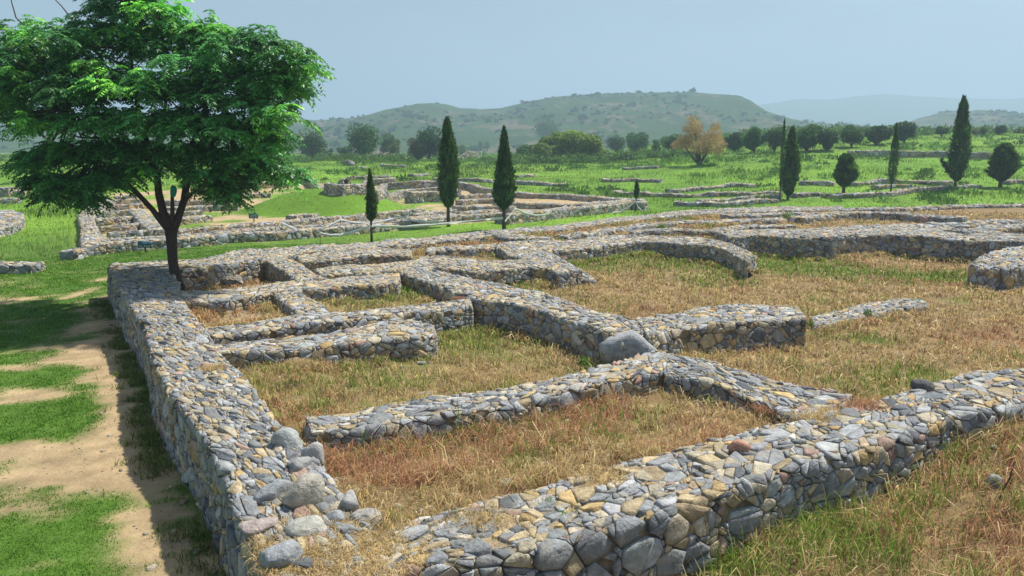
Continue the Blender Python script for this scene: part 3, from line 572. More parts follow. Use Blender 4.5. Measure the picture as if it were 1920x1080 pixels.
def cypress(px, by, ty, wpx, cb, label, prof='flame', n=4200, lean=0, col=(.05, .115, .022)):
    q = H(px, by)[0]; s = depth(q) / F; hgt = (by - ty) * s; cbh = (by - cb) * s; wd = wpx * s * .9
    t = rng.random(n) ** .9; ang = rng.uniform(0, 2 * np.pi, n)
    if prof == 'flame': r = np.clip(np.sin(np.clip(t, 0, 1) ** .62 * np.pi * .98), 0, 1) ** .75
    elif prof == 'egg': r = np.sqrt(np.clip(1 - ((t - .42) / np.where(t < .42, .43, .60)) ** 2, 0, 1)) ** 1.1
    else: r = np.clip(t * 7, 0, 1) ** .6 * np.clip((1 - t) * 1.5, 0, 1) ** .75
    lum = .70 + .45 * vn(ang * 1.4 + t * 2.2, t * 8 + px, 5) + .35 * (vn(ang * 3, t * 20, 9) - .5)
    rr = wd / 2 * r * lum * np.sqrt(rng.uniform(.3, 1.05, n)) * np.where(rng.random(n) < .05, 1.18, 1)
    bend = np.sin(t * 3) * wd * .05
    p = np.stack([q[0] + np.cos(ang) * rr + lean * t * hgt + bend, q[1] + np.sin(ang) * rr, q[2] + cbh + t * (hgt - cbh) * rng.uniform(.95, 1.02, n)], 1)
    out = np.stack([np.cos(ang), np.sin(ang), 0 * ang], 1)
    V, Fc = leaf_tris(p, out, out * (.55 if prof != 'egg' else .8) + np.array([0, 0, 1.]), max(.12, wd * .13 + .06), .34, .3)
    br = (.6 + 1.3 * vn(ang * 3, t * 14 + px, 13) ** 1.3)[:, None] * rng.uniform(.7, 1.3, (n, 1))
    C = np.repeat(np.array(col) * br * np.where(rng.random((n, 1)) < .12, np.array([[1.9, 1.5, 1.2]]), 1.0), 4, 0)
    tr = trunkmb([q + (0, 0, -.1), q + (0, 0, cbh * .6), q + (lean * hgt * .3, 0, cbh + .2), q + (lean * hgt * .7, 0, hgt * .75)], [wd * .07 + .03, wd * .06 + .025, wd * .05 + .02, .015])
    return plant('cypress_tree', label, 'cypress', tuple(q), tr, V, Fc, C, 'cypress trees planted in the grass')
def lumps_for(c, rx, ry, rz, k, lr):
    out = []
    for _ in range(k):
        d = rng.normal(0, 1, 3); d /= np.linalg.norm(d); f = rng.uniform(.35, 1.0)
        out.append((c + d * f * np.array([rx, ry, rz]), lr * rng.uniform(.7, 1.25)))
    return out
def broadleaf(name, label, px, by, ty, wpx, col, cb=None, n=2600, k=14, D=None, shape=None, cat='tree', group=None, lr=.27, leaf=.07, sink=0):
    q = H(px, by)[0] if D is None else PY(px, by, D); s = depth(q) / F; hgt = (by - ty) * s; wd = wpx * s; cb = by - (by - ty) * .12 if cb is None else cb
    z0 = q[2] + (by - cb) * s; z1 = q[2] + hgt; c = np.array([q[0], q[1], (z0 + z1) / 2]); L = []
    if shape is None: L = lumps_for(c, wd / 2 * .8, wd / 2 * .8, (z1 - z0) / 2 * .82, k, min(wd, z1 - z0) * lr)
    else:
        for (dx, y1, r) in shape: L.append((np.array([q[0] + dx * s, q[1] + rng.uniform(-.3, .3) * wd, q[2] + (by - y1) * s]), r * s))
        L += [(l[0] + rng.normal(0, .5, 3) * l[1] * np.array([1, 1, .4]) - np.array([0, 0, .2]) * l[1], l[1] * .6) for l in L for _ in range(2)]
    P_ = []; N_ = []; B_ = []
    tot = sum(l[1] ** 2 for l in L)
    for cc, r in L:
        m = max(20, int(n * r * r / tot)); d = rng.normal(0, 1, (m, 3)); d /= np.linalg.norm(d, axis=1)[:, None]
        rad_ = r * rng.uniform(.6, 1.12, (m, 1)) ** .7; P_.append(cc + d * rad_ * np.array([1, 1, .85])); N_.append(d)
        B_.append(np.full(m, rng.uniform(.7, 1.3)) * rng.uniform(.7, 1.3, m))
    p = np.concatenate(P_); nn = np.concatenate(N_); b = np.concatenate(B_)
    p[:, 2] = np.maximum(p[:, 2], G(p[:, 0], p[:, 1]) + .05) if D is None else p[:, 2]
    V, Fc = leaf_tris(p, nn, nn * .6 + np.array([0, 0, .2]), leaf * 2.0 * wd ** .5, .7, .8)
    C = np.repeat(np.minimum(np.array(col) * 1.65, .45) * b[:, None] * rng.uniform(.85, 1.15, (len(p), 3)), 4, 0)
    br = [([q, q * .4 + l[0] * .6 - (0, 0, hgt * .06), l[0]], [wd * .022 + .02, wd * .014 + .01, .01]) for l in L[:7]]
    tr = trunkmb([q - (0, 0, .2), (q * 2 + c) / 3, c], [wd * .035 + .03, wd * .028 + .02, wd * .012 + .01], (.11, .085, .09), br)
    return plant(name, label, cat, tuple(q), tr, V, Fc, C, group)
def cypresses():
    cypress(697, 455, 320, 25, 415, 'slender yellow-tipped cypress with white tape tied round its thin trunk', 'spindle', col=(.055, .11, .02))
    cypress(841, 425, 226, 44, 388, 'tall full cypress between the slender taped one and the wispy-topped one', 'flame', 6500)
    cypress(945, 431, 243, 46, 393, 'tall cypress with a wispy ragged pointed top, close to the tape', 'spindle', 6500)
    cypress(1192, 397, 338, 12, 372, 'smallest cypress, standing at the tip of the second ruin', 'flame', 1500)
    cypress(1462, 373, 226, 11, 350, 'thin spire-like cypress leaning against its thicker twin', 'flame', 2200)
    cypress(1477, 374, 242, 36, 366, 'thick dark cypress with foliage down to the ground beside its thin twin', 'flame', 6500)
    cypress(1581, 366, 290, 45, 350, 'small rounded cypress shaped like a bush on a short trunk', 'egg', 4200)
    cypress(1670, 361, 235, 19, 343, 'narrow smooth cypress standing alone between the round one and the tallest', 'flame', 3600)
    e = cypress(1790, 356, 186, 39, 340, 'tallest dark cypress with one small branch sticking out at its side', 'flame', 7000)
    q = np.array(e.location); s = depth(q) / F; mb = MB(); a = q + np.array([-8 * s, 0, 30 * s]); b = q + np.array([-31 * s, 0, 56 * s]); t = rng.random(260)[:, None]
    p = a * (1 - t) + b * t + rng.normal(0, .07, (260, 3)) + np.array([0, 0, .2]) * (t * t - t); V, Fc = leaf_tris(p, rng.normal(0, 1, (260, 3)), np.tile(b - a, (260, 1)) / np.linalg.norm(b - a), .3, .4, .3)
    mb.add(V, Fc, (.03, .075, .015)); tube(mb, [a, (a + b) / 2, b], [.04, .03, .01], 5, (.08, .06, .04)); o = mb.build('side_branch', M_LEAF); o.parent = e; o.location = -q
    cypress(1875, 351, 271, 54, 338, 'broad egg-shaped cypress beyond the tallest one', 'egg', 6000)
def back_trees():
    G1 = 'trees at the far edge of the meadow'; gr = (.05, .10, .03)
    for a in [(537, 298, 244, 48, (.075, .13, .055), 'pale loose tree half hidden behind the big tree foliage'), (587, 301, 243, 46, (.06, .11, .045), 'small airy tree with a visible trunk standing apart'),
              (685, 301, 235, 62, (.035, .09, .02), 'pointed dark green tree by the long rubble heap'), (733, 297, 256, 52, (.07, .11, .035), 'low olive tree between the pointed tree and the rubble heap'),
              (783, 301, 262, 44, (.08, .09, .03), 'brownish low tree in front of the dark round tree'), (806, 301, 239, 52, (.02, .06, .018), 'dark dense round tree next to the first tall cypress'),
              (1156, 288, 253, 32, (.06, .11, .04), 'pale small tree at the edge of the big round bush'), (1192, 292, 248, 42, (.04, .095, .02), 'mid green dome-shaped tree beyond the big round bush'),
              (1229, 294, 263, 28, (.04, .09, .025), 'small dark bush-like tree beside the dead bare tree'), (1262, 291, 255, 44, (.06, .11, .035), 'bushy tree directly behind the brown tree'),
              (1378, 285, 250, 46, (.045, .095, .03), 'silvery round tree just beyond the brown tree'), (1414, 286, 242, 44, (.035, .095, .018), 'bright round tree, twin of the silvery round one'),
              (1452, 285, 241, 34, (.045, .09, .03), 'round tree partly behind the twin cypress'), (1512, 283, 232, 58, (.045, .105, .02), 'large tree with a domed bright green top'),
              (1550, 282, 245, 48, (.05, .095, .035), 'grey-green tree adjoining the large domed tree'), (1596, 276, 237, 40, (.045, .09, .025), 'tree between the domed tree and the dark twin crowns'),
              (1641, 272, 233, 50, (.03, .065, .022), 'dark crown, first of the twin crowns behind the narrow cypress'), (1693, 268, 230, 46, (.035, .075, .022), 'dark crown, second of the twin crowns, on the slope'),
              (1765, 258, 236, 26, (.035, .075, .025), 'small round tree on the rise before the hill'), (1843, 254, 238, 16, (.035, .075, .025), 'tiny round tree on the crest of the rise'), (1876, 253, 234, 28, (.03, .06, .025), 'small spreading tree on the crest of the rise'),
              (1828, 254, 243, 14, (.12, .085, .09), 'small leafless brownish bush on the crest of the rise'),
              (645, 296, 274, 40, (.05, .10, .035), 'low shrub by the white marker posts'), (618, 296, 279, 26, (.045, .09, .035), 'smaller low shrub next to the airy tree'), (902, 284, 261, 12, (.045, .10, .035), 'little pointed tree above the short rubble heap'),
              (914, 284, 261, 15, (.045, .10, .035), 'second little pointed tree above the short rubble heap'), (890, 286, 273, 34, (.035, .10, .03), 'low green shrub above the short rubble heap'), (865, 290, 272, 26, (.07, .12, .03), 'light shrub at the end of the short rubble heap'),
              (990, 300, 270, 50, (.055, .11, .03), 'small shrub leaning against the big round bush'), (530, 285, 262, 20, (.05, .1, .04), 'dim far shrub behind the big tree foliage')]:
        px, by, ty, wpx, col, lab = a; broadleaf('broadleaf_tree' if by - ty > 26 else 'shrub', lab, px, by, ty, wpx, col, n=5200 if wpx > 30 else 2200, k=20 if wpx > 30 else 9, cat='tree' if by - ty > 26 else 'shrub', group=None)
    broadleaf('broadleaf_tree', 'tall drooping dark tree rising behind the big round bush', 1027, 277, 215, 46, (.03, .07, .022), cb=272, n=6000, k=16)
    broadleaf('round_bush', 'biggest round yellow-green bush in the middle of the meadow edge', 1068, 304, 246, 140, (.13, .19, .032), n=34000, cat='bush', leaf=.055, shape=[(-55, 285, 18), (-38, 276, 20), (-20, 268, 22), (0, 264, 20), (18, 266, 20), (36, 272, 20), (52, 284, 17), (-62, 294, 12), (62, 294, 12), (-30, 290, 18), (5, 288, 20), (38, 290, 18), (-5, 278, 20)])
    broadleaf('broadleaf_tree', 'dark green crown peeping over the big round bush', 1102, 292, 247, 26, (.025, .08, .02), n=900, k=6)
    broadleaf('tamarisk_tree', 'feathery orange-brown tree with a forked trunk standing alone in the meadow', 1311, 309, 212, 92, (.30, .20, .09), n=16000, leaf=.026, shape=[(-14, 262, 20), (14, 272, 20), (26, 256, 17), (-14, 240, 15), (-30, 268, 15), (-12, 225, 10), (-20, 240, 12), (-8, 242, 12), (0, 255, 11), (25, 238, 10), (22, 250, 13), (32, 262, 14), (38, 272, 10), (10, 268, 13), (-30, 262, 13), (-40, 272, 9), (-20, 274, 13), (-4, 280, 13), (24, 282, 12)])
    q = H(1243, 288)[0]; s = depth(q) / F; mb = MB(); tube(mb, [q, q + (0, 0, 14 * s)], [.12, .08], 6, (.12, .08, .09))
    for i in range(9): d = np.array([rng.uniform(-5, 5), rng.uniform(-5, 5), rng.uniform(16, 36)]) * s; tube(mb, [q + (0, 0, 10 * s), q + d * .6 + (0, 0, 4 * s), q + d], [.06, .04, .02], 5, (.13, .09, .07))
    tag(mb.build('dead_tree', M_BARK, origin=q), 'dead bare brownish tree between two green bush-like trees', 'tree')
    for a, b, c, d, e in [(980, 193, 11, 7, 'flat-topped lone tree on the skyline of the hill'), (1141, 179, 9, 6, 'small round tree on the highest skyline of the hill'), (1065, 187, 6, 5, 'tiny tree on the skyline between the lone and the highest tree'), (685, 222, 8, 6, 'small forked tree on the lower skyline of the hill'),
                          (662, 225, 4, 5, 'tiniest dot of a tree on the lower skyline'), (841, 200, 4, 4, 'tiny bush on the first hump of the hill'), (1367, 186, 8, 7, 'bushy tree at the brink where the hill drops'), (1352, 187, 10, 5, 'low bushes just before the brink of the hill'), (1407, 212, 3, 4, 'tiny bush half way down the steep hill shoulder'), (695, 222, 7, 4, 'low bush beside the small forked tree on the skyline')]:
        broadleaf('hill_tree', e, a, b + d * .8, b - d * .8, c * 1.3, (.03, .055, .025), D=755 if a < 1380 else 740, n=260, k=5, leaf=.16)
def hedge():
    mb = MB()
    for x0, x1, yb, n, D0, D1 in [(1130, 1300, 290, 60, 112, 125), (1340, 1720, 284, 130, 118, 150), (540, 760, 297, 60, 118, 140), (930, 1140, 296, 46, 108, 120), (1720, 1930, 262, 40, 128, 150)]:
        for _ in range(n):
            px = rng.uniform(x0, x1); Y = rng.uniform(D0, D1); x = (px - 960) / F * Y; z = float(G(x, Y)); q = rng.uniform(.6, 1.9); m_ = 110; d = rng.normal(0, 1, (m_, 3)); d /= np.linalg.norm(d, axis=1)[:, None]; d[:, 2] = np.abs(d[:, 2])
            V, Fc = leaf_tris(np.array([x, Y, z]) + d * q * np.array([1.2, 1, .8]) * rng.uniform(.5, 1.05, (m_, 1)), d, d, .38, .7, .6); mb.add(V, Fc, np.array((.11, .21, .045)) * rng.uniform(.5, 1.3) * rng.uniform(.8, 1.2, (len(V), 1)))
    tag(mb.build('undergrowth', M_LEAF), kind='stuff')
def hill_scrub():
    mb = MB(); me = bpy.data.objects['hills'].data; n = len(me.vertices); co = np.empty(n * 3, np.float32); me.vertices.foreach_get('co', co); co = co.reshape(-1, 3)
    w_ = fbm(co[:, 0] / 40, co[:, 1] / 60, 91); ok = np.where((co[:, 1] < 765) & (co[:, 2] > 6) & (w_ > .5))[0]
    for i in rng.choice(ok, 2200, replace=False):
        r = rng.uniform(.5, 2.2) * (1 if rng.random() < .85 else 1.7); m = 26; d = rng.normal(0, 1, (m, 3)); d /= np.linalg.norm(d, axis=1)[:, None]; d[:, 2] = np.abs(d[:, 2])
        V, Fc = leaf_tris(co[i] + d * r * np.array([1, 1, .8]) * rng.uniform(.5, 1, (m, 1)), d, d, r * .9, .7, .6); mb.add(V, Fc, np.array((.025, .05, .02)) * rng.uniform(.7, 1.3))
    tag(mb.build('scrub_vegetation', M_LEAF), kind='stuff')
# ---- the big tree
def big_tree():
    base = P(330, 533, .62); Y0 = base[1]; q = lambda px, py, dy=0: PY(px, py, Y0 + dy); e = empty('shade_tree', base); tag(e, 'big leafy shade tree with feathery drooping fronds growing at the ruin corner', 'tree')
    bark = (.085, .062, .052); tr = MB()
    tube(tr, [q(338, 548), q(330, 525), q(324, 490), q(322, 455), q(320, 430)], [.19, .135, .12, .125, .16], 12, bark, .15)
    limbs = [([(321, 432), (306, 398), (298, 365), (294, 330), (280, 280), (262, 220), (250, 150), (245, 90)], [.15, .13, .12, .10, .09, .07, .05, .03], 0),
             ([(321, 435), (300, 412), (285, 392), (262, 368), (246, 352), (215, 318), (170, 290), (130, 270)], [.13, .10, .085, .08, .075, .06, .045, .03], -.6),
             ([(323, 436), (333, 412), (345, 375), (352, 330), (358, 280), (378, 220), (400, 160), (420, 120)], [.14, .12, .11, .10, .085, .07, .05, .03], .3),
             ([(322, 430), (323, 400), (323, 362)], [.075, .065, .05], -.3),
             ([(342, 388), (352, 372), (366, 358), (385, 345), (420, 330), (450, 315)], [.06, .05, .045, .04, .03, .02], -.5),
             ([(372, 358), (385, 366), (400, 362), (408, 352)], [.03, .025, .02, .012], -.5),
             ([(352, 310), (390, 270), (440, 240), (500, 215), (560, 170)], [.07, .06, .05, .035, .02], 0),
             ([(294, 330), (296, 270), (310, 200), (320, 120), (300, 50), (270, 5)], [.07, .06, .05, .045, .03, .02], .8),
             ([(295, 335), (310, 300), (320, 285), (330, 240)], [.045, .04, .035, .02], -.6),
             ([(278, 275), (220, 220), (150, 170), (80, 130), (30, 110)], [.06, .05, .04, .03, .015], 0),
             ([(262, 370), (272, 385), (290, 395)], [.012, .02, .02], -.3), ([(250, 355), (225, 350), (180, 345), (120, 340)], [.03, .03, .022, .012], -.8)]
    for pts, rr, dy in limbs:
        n = len(pts); tube(tr, [q(a, b, dy * i / n) for i, (a, b) in enumerate(pts)], np.array(rr) * .85, 9, bark, .15)
    CL = []   # clusters: px, py, radius, depth offset
    for a, b, r in [(250, 8, .85), (205, 32, .7), (300, 30, .75), (255, -35, .8), (215, 75, .7), (290, 80, .7), (322, 55, .45), (180, 55, .5)]: CL += [(a, b, r, rng.uniform(-.6, .6)), (a + 12, b + 18, r * .8, rng.uniform(.5, 1.4))]
    for a, b, r in [(55, 68, .5), (100, 55, .6), (140, 72, .6), (30, 100, .6), (80, 105, .8), (-15, 120, .8), (130, 120, .85), (15, 160, .8), (70, 165, .9), (180, 125, .85), (-30, 190, .8), (20, 205, .55), (60, 225, .6), (-10, 60, .5),
                    (385, 62, .65), (430, 85, .65), (480, 78, .55), (530, 95, .65), (555, 120, .5), (578, 126, .3), (350, 105, .8), (400, 130, .85), (455, 135, .85), (505, 145, .8), (535, 165, .55), (558, 158, .35), (480, 60, .35), (375, 45, .4)]: CL += [(a, b, r, rng.uniform(-.9, .9)), (a, b + 14, r * .85, rng.choice([-1.6, 1.6]) * rng.uniform(.5, 1))]
    for a, b, r in [(120, 180, .8), (180, 180, .9), (240, 165, .9), (300, 170, .9), (350, 180, .8), (420, 190, .9), (480, 200, .8), (525, 215, .5), (500, 245, .5), (90, 235, .6), (160, 235, .8), (225, 235, .9), (290, 230, .9), (345, 235, .8), (400, 245, .85), (455, 250, .8), (500, 285, .55)]: CL += [(a, b, r, -1.6 * rng.uniform(.6, 1.2)), (a + 6, b - 8, r * .9, 1.3 * rng.uniform(.3, 1.2))]
    for a, b, r in [(75, 300, .6), (45, 318, .4), (115, 290, .7), (165, 290, .8), (220, 285, .8), (275, 290, .7), (350, 285, .6), (400, 295, .7), (450, 300, .65), (495, 315, .5), (520, 325, .35), (90, 345, .55), (135, 350, .55), (175, 345, .55), (215, 330, .6), (255, 325, .5), (380, 335, .5), (405, 355, .42), (435, 345, .4), (425, 372, .25), (100, 370, .35), (150, 378, .35), (450, 320, .5), (535, 340, .2)]: CL += [(a, b, r * .85, rng.uniform(-1.1, .9)), (a, b - 10, r * .8, rng.uniform(.3, 1.8)), (a + 14, b - 4, r * .7, rng.uniform(-1.4, -.4))]
    tips = []; tw = MB(); hub = [q(290, 300), q(310, 220), q(270, 180), q(370, 220), q(200, 260), q(420, 200), q(130, 200), q(260, 90), q(460, 180)]
    FR = []
    for (a, b, r, dy) in CL:
        c = q(a, b, dy); h = min(hub, key=lambda t: np.linalg.norm(t - c)); mid = (c + h) / 2 + (0, 0, -.12); tube(tw, [h, mid, c], [.03, .022, .012], 5, bark)
        nt_ = int(13 * (r / .7) ** 2) + 4; tint = rng.uniform(.6, 1.4); lite = rng.random() < .28
        for _ in range(nt_):
            az = rng.uniform(0, 2 * np.pi); ra = r * math.sqrt(rng.uniform(.02, 1)); hz = .42 * r * (1 - (ra / r) ** 2) - .12 * ra + rng.normal(0, .07)
            t = c + np.array([math.cos(az) * ra, math.sin(az) * ra, hz])
            if rng.random() < .35: tube(tw, [c - (0, 0, .1), t], [.010, .005], 4, bark)
            for f in range(rng.integers(4, 7)):
                a2 = az + rng.normal(0, 1.3); el = rng.normal(.12, .3); d = np.array([math.cos(a2) * math.cos(el), math.sin(a2) * math.cos(el), math.sin(el)])
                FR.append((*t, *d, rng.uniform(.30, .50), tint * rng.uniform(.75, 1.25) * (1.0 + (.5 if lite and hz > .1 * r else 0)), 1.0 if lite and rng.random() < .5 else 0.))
    A = np.array(FR); n = len(A); p0 = A[:, :3]; d = A[:, 3:6]; Lf = A[:, 6]; npair = 8
    side = np.cross(d, np.array([0, 0, 1.])); side /= np.linalg.norm(side, axis=1)[:, None] + 1e-6
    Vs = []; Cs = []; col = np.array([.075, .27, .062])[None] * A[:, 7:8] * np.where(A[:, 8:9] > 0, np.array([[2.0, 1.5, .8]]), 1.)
    for k in range(1, npair + 1):
        s_ = k / npair; pos = p0 + d * (Lf * s_)[:, None] - np.array([0, 0, 1.]) * (.45 * Lf * s_ ** 2)[:, None]
        dk = d - np.array([0, 0, 1.]) * (.9 * s_); dk /= np.linalg.norm(dk, axis=1)[:, None]
        for sg in ((-1, 1) if k < npair else (-1, 0, 1)):
            ld = dk * (.45 if sg else 1) + side * sg * .9 - np.array([0, 0, .35]) + rng.normal(0, .14, (n, 3)); ld /= np.linalg.norm(ld, axis=1)[:, None]
            L_ = (.135 * (1 - .35 * abs(s_ - .5)) * Lf / .4)[:, None]; nb = np.cross(ld, np.array([0, 0, 1.]) + rng.normal(0, .35, (n, 3))); nb /= np.linalg.norm(nb, axis=1)[:, None] + 1e-6
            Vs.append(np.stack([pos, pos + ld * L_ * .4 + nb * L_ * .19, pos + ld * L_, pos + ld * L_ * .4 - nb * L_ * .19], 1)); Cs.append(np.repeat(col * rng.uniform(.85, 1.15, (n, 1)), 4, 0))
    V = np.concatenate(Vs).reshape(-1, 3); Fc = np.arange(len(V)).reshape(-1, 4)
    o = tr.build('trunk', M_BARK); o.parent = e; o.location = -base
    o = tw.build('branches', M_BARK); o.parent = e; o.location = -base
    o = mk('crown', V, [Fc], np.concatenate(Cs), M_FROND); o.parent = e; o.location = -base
    bt = MB(); tube(bt, [q(62, 75), q(54, 60), q(45, 48), q(30, 33), q(22, 5), q(18, -25)], [.022, .02, .018, .016, .012, .008], 6, (.12, .06, .05)); tube(bt, [q(45, 48), q(38, 50), q(33, 44)], [.01, .008, .004], 5, (.12, .06, .05))
    tube(bt, [q(150, 60), q(130, 30), q(116, 12), q(104, 0), q(92, -20)], [.02, .018, .014, .012, .006], 6, (.12, .06, .05))
    o = bt.build('bare_twig', M_BARK); o.parent = e; o.location = -base
    c = q(325, 357, -.35); bg_ = MB(); t = np.arange(14) / 14 * 2 * np.pi; rings = []
    for z_, r_ in [(.13, .015), (.11, .05), (.06, .075), (-.02, .08), (-.10, .075), (-.16, .045), (-.17, .01)]:
        rr = r_ * (1 + .18 * np.sin(3 * t + z_ * 20)); rings.append(np.stack([c[0] + rr * np.cos(t) + .02 * z_, c[1] + .7 * rr * np.sin(t), np.full(14, c[2] + z_)], 1))
    i = np.arange(6)[:, None] * 14; j = np.arange(14)[None]; k = (j + 1) % 14; bg_.add(np.concatenate(rings), [np.stack([i + j, i + k, i + 14 + k, i + 14 + j], -1).reshape(-1, 4)], (.03, .30, .27))
    tag(bg_.build('cloth_bundle', colmat('teal_cloth', 9, .2, .3, 20, .7), origin=c), 'teal cloth bundle tied to the thin middle stub of the big tree', 'cloth')
cypresses(); back_trees(); hedge(); hill_scrub(); big_tree()
# ------------------------------------------------------------------ rocks, rubble heaps, tape, signs
def rock(px, py, z, w, h, col, label, name='rock', cat='rock', ry=.8, fld=None, seed=0, rot=0., sink=.25):
    p = P(px, py, z) if fld is None else H(px, py)[0]; V, Fc = rock_geo(w / 2, w / 2 * ry, h / 2 * 1.2, 3, 14, seed); c, s = math.cos(rot), math.sin(rot)
    V = V @ np.array([[c, s, 0], [-s, c, 0], [0, 0, 1]]); V[:, 2] += h / 2 * (1 - sink); o = mk(name, V, [Fc], np.broadcast_to(np.array(col), V.shape) * (.8 + .4 * fbm(V[:, 0] * 5, V[:, 1] * 5 + V[:, 2] * 4, 3))[:, None], M_STONE); o.location = p; return tag(o, label, cat)
def rocks():
    g = (.31, .33, .35); tn = (.42, .38, .30)
    rock(1180, 690, .36, 1.12, .80, (.36, .375, .39), 'big smooth grey boulder built into the junction of the two middle walls', 'boulder', 'boulder', seed=4, rot=-.3, ry=.6)
    rock(1725, 733, .88, .34, .16, (.13, .13, .13), 'small dark rock sitting on the broad grey front wall', seed=5); rock(1886, 842, .40, .42, .26, (.42, .36, .28), 'pale tan rock lying in reddish grass outside the front wall', seed=6, rot=.7)
    rock(1857, 922, .40, .26, .2, g, 'grey rock in dry grass next to a dark twig', seed=7); rock(1384, 850, .9, .26, .18, (.47, .27, .20), 'pinkish rock standing out on the front wall', seed=8)
    for k, (a, b, w_, h_, c, t) in enumerate([(568, 950, .48, .34, (.40, .38, .33), 'big upright tan-grey rock on the inner corner of the outer wall'), (517, 935, .40, .2, g, 'flat blue-grey rock beside the big upright corner rock'), (578, 1003, .46, .16, (.42, .42, .38), 'long flat pale rock in the dry grass of the wall corner'),
                                              (655, 958, .26, .22, (.4, .4, .4), 'small pale rock where the wall corner meets the dry grass'), (628, 978, .24, .13, g, 'small flat grey rock between the corner rocks'), (527, 1062, .42, .25, (.34, .36, .38), 'grey rock with white lichen at the wall end by the shaded side'),
                                              (655, 1068, .2, .08, g, 'low grey stone sunk in straw on the wall corner'), (540, 848, .40, .28, (.36, .38, .38), 'chunky grey rock at the head of the low front wall'), (590, 868, .30, .26, (.38, .38, .37), 'blocky rock leaning over the reddish grass'),
                                              (482, 1000, .36, .16, (.42, .36, .34), 'pinkish slab on the outer rim of the wall corner'), (560, 885, .34, .2, (.35, .36, .36), 'rounded grey rock above the big upright one'), (690, 985, .34, .14, (.4, .39, .36), 'flat rock at the start of the front wall')]):
        rock(a, b, .86, w_, h_, c, t, seed=20 + k, rot=k * .8, sink=.35)
    rock(1838, 505, .55, .42, .34, (.36, .36, .35), 'large rounded boulder atop the wall end', 'boulder', 'boulder', seed=41); rock(1828, 520, .45, .45, .26, (.38, .33, .27), 'brownish boulder jutting from the wall end', 'boulder', 'boulder', seed=42); rock(1862, 535, .28, .5, .36, (.20, .18, .16), 'dark boulder at the foot of the wall end', 'boulder', 'boulder', seed=43); rock(1888, 500, .7, .5, .3, (.38, .38, .38), 'pale grey boulder crowning the wall end', 'boulder', 'boulder', seed=44)
    rock(655, 311, 0, 2.0, .8, (.2, .2, .2), 'dark boulder in the upper meadow', 'boulder', 'boulder', fld=1, seed=45)
    rock(800, 745, .40, .5, .10, (.45, .40, .32), 'flat pale rock half buried in tan grass before the low wall', seed=46, rot=.3); rock(774, 670, .35, .3, .12, (.5, .45, .36), 'small pale stone in the dry grass below the rounded wall end', seed=47)
    for (x0, x1, yb, hp, lab, n) in [(652, 770, 299, 14, 'long heap of loose field stones between two trees', 420), (850, 906, 297, 14, 'short pale heap of loose field stones', 240)]:
        c = H((x0 + x1) / 2, yb)[0]; s = depth(c) / F; L_ = (x1 - x0) * s; mb = MB()
        for i in range(n):
            t = rng.uniform(-1, 1); w_ = rng.uniform(-1, 1); hh = max(0, (1 - t * t) ** .5 * (1 - abs(w_))) * hp * s * (.6 + .4 * math.sin(t * 3 + 1)); V, Fc = rock_geo(*(rng.uniform(.12, .26, 3)), 1, 8, int(rng.integers(1e6)))
            x = c[0] + t * L_ / 2; y = c[1] + w_ * 1.6; mb.add(V + np.array([x, y, float(G(x, y)) + hh]), Fc, np.array((.40, .35, .31)) * rng.uniform(.55, 1.4))
        tag(mb.build('rubble_heap', M_STONE, origin=c), lab, 'stone heap')
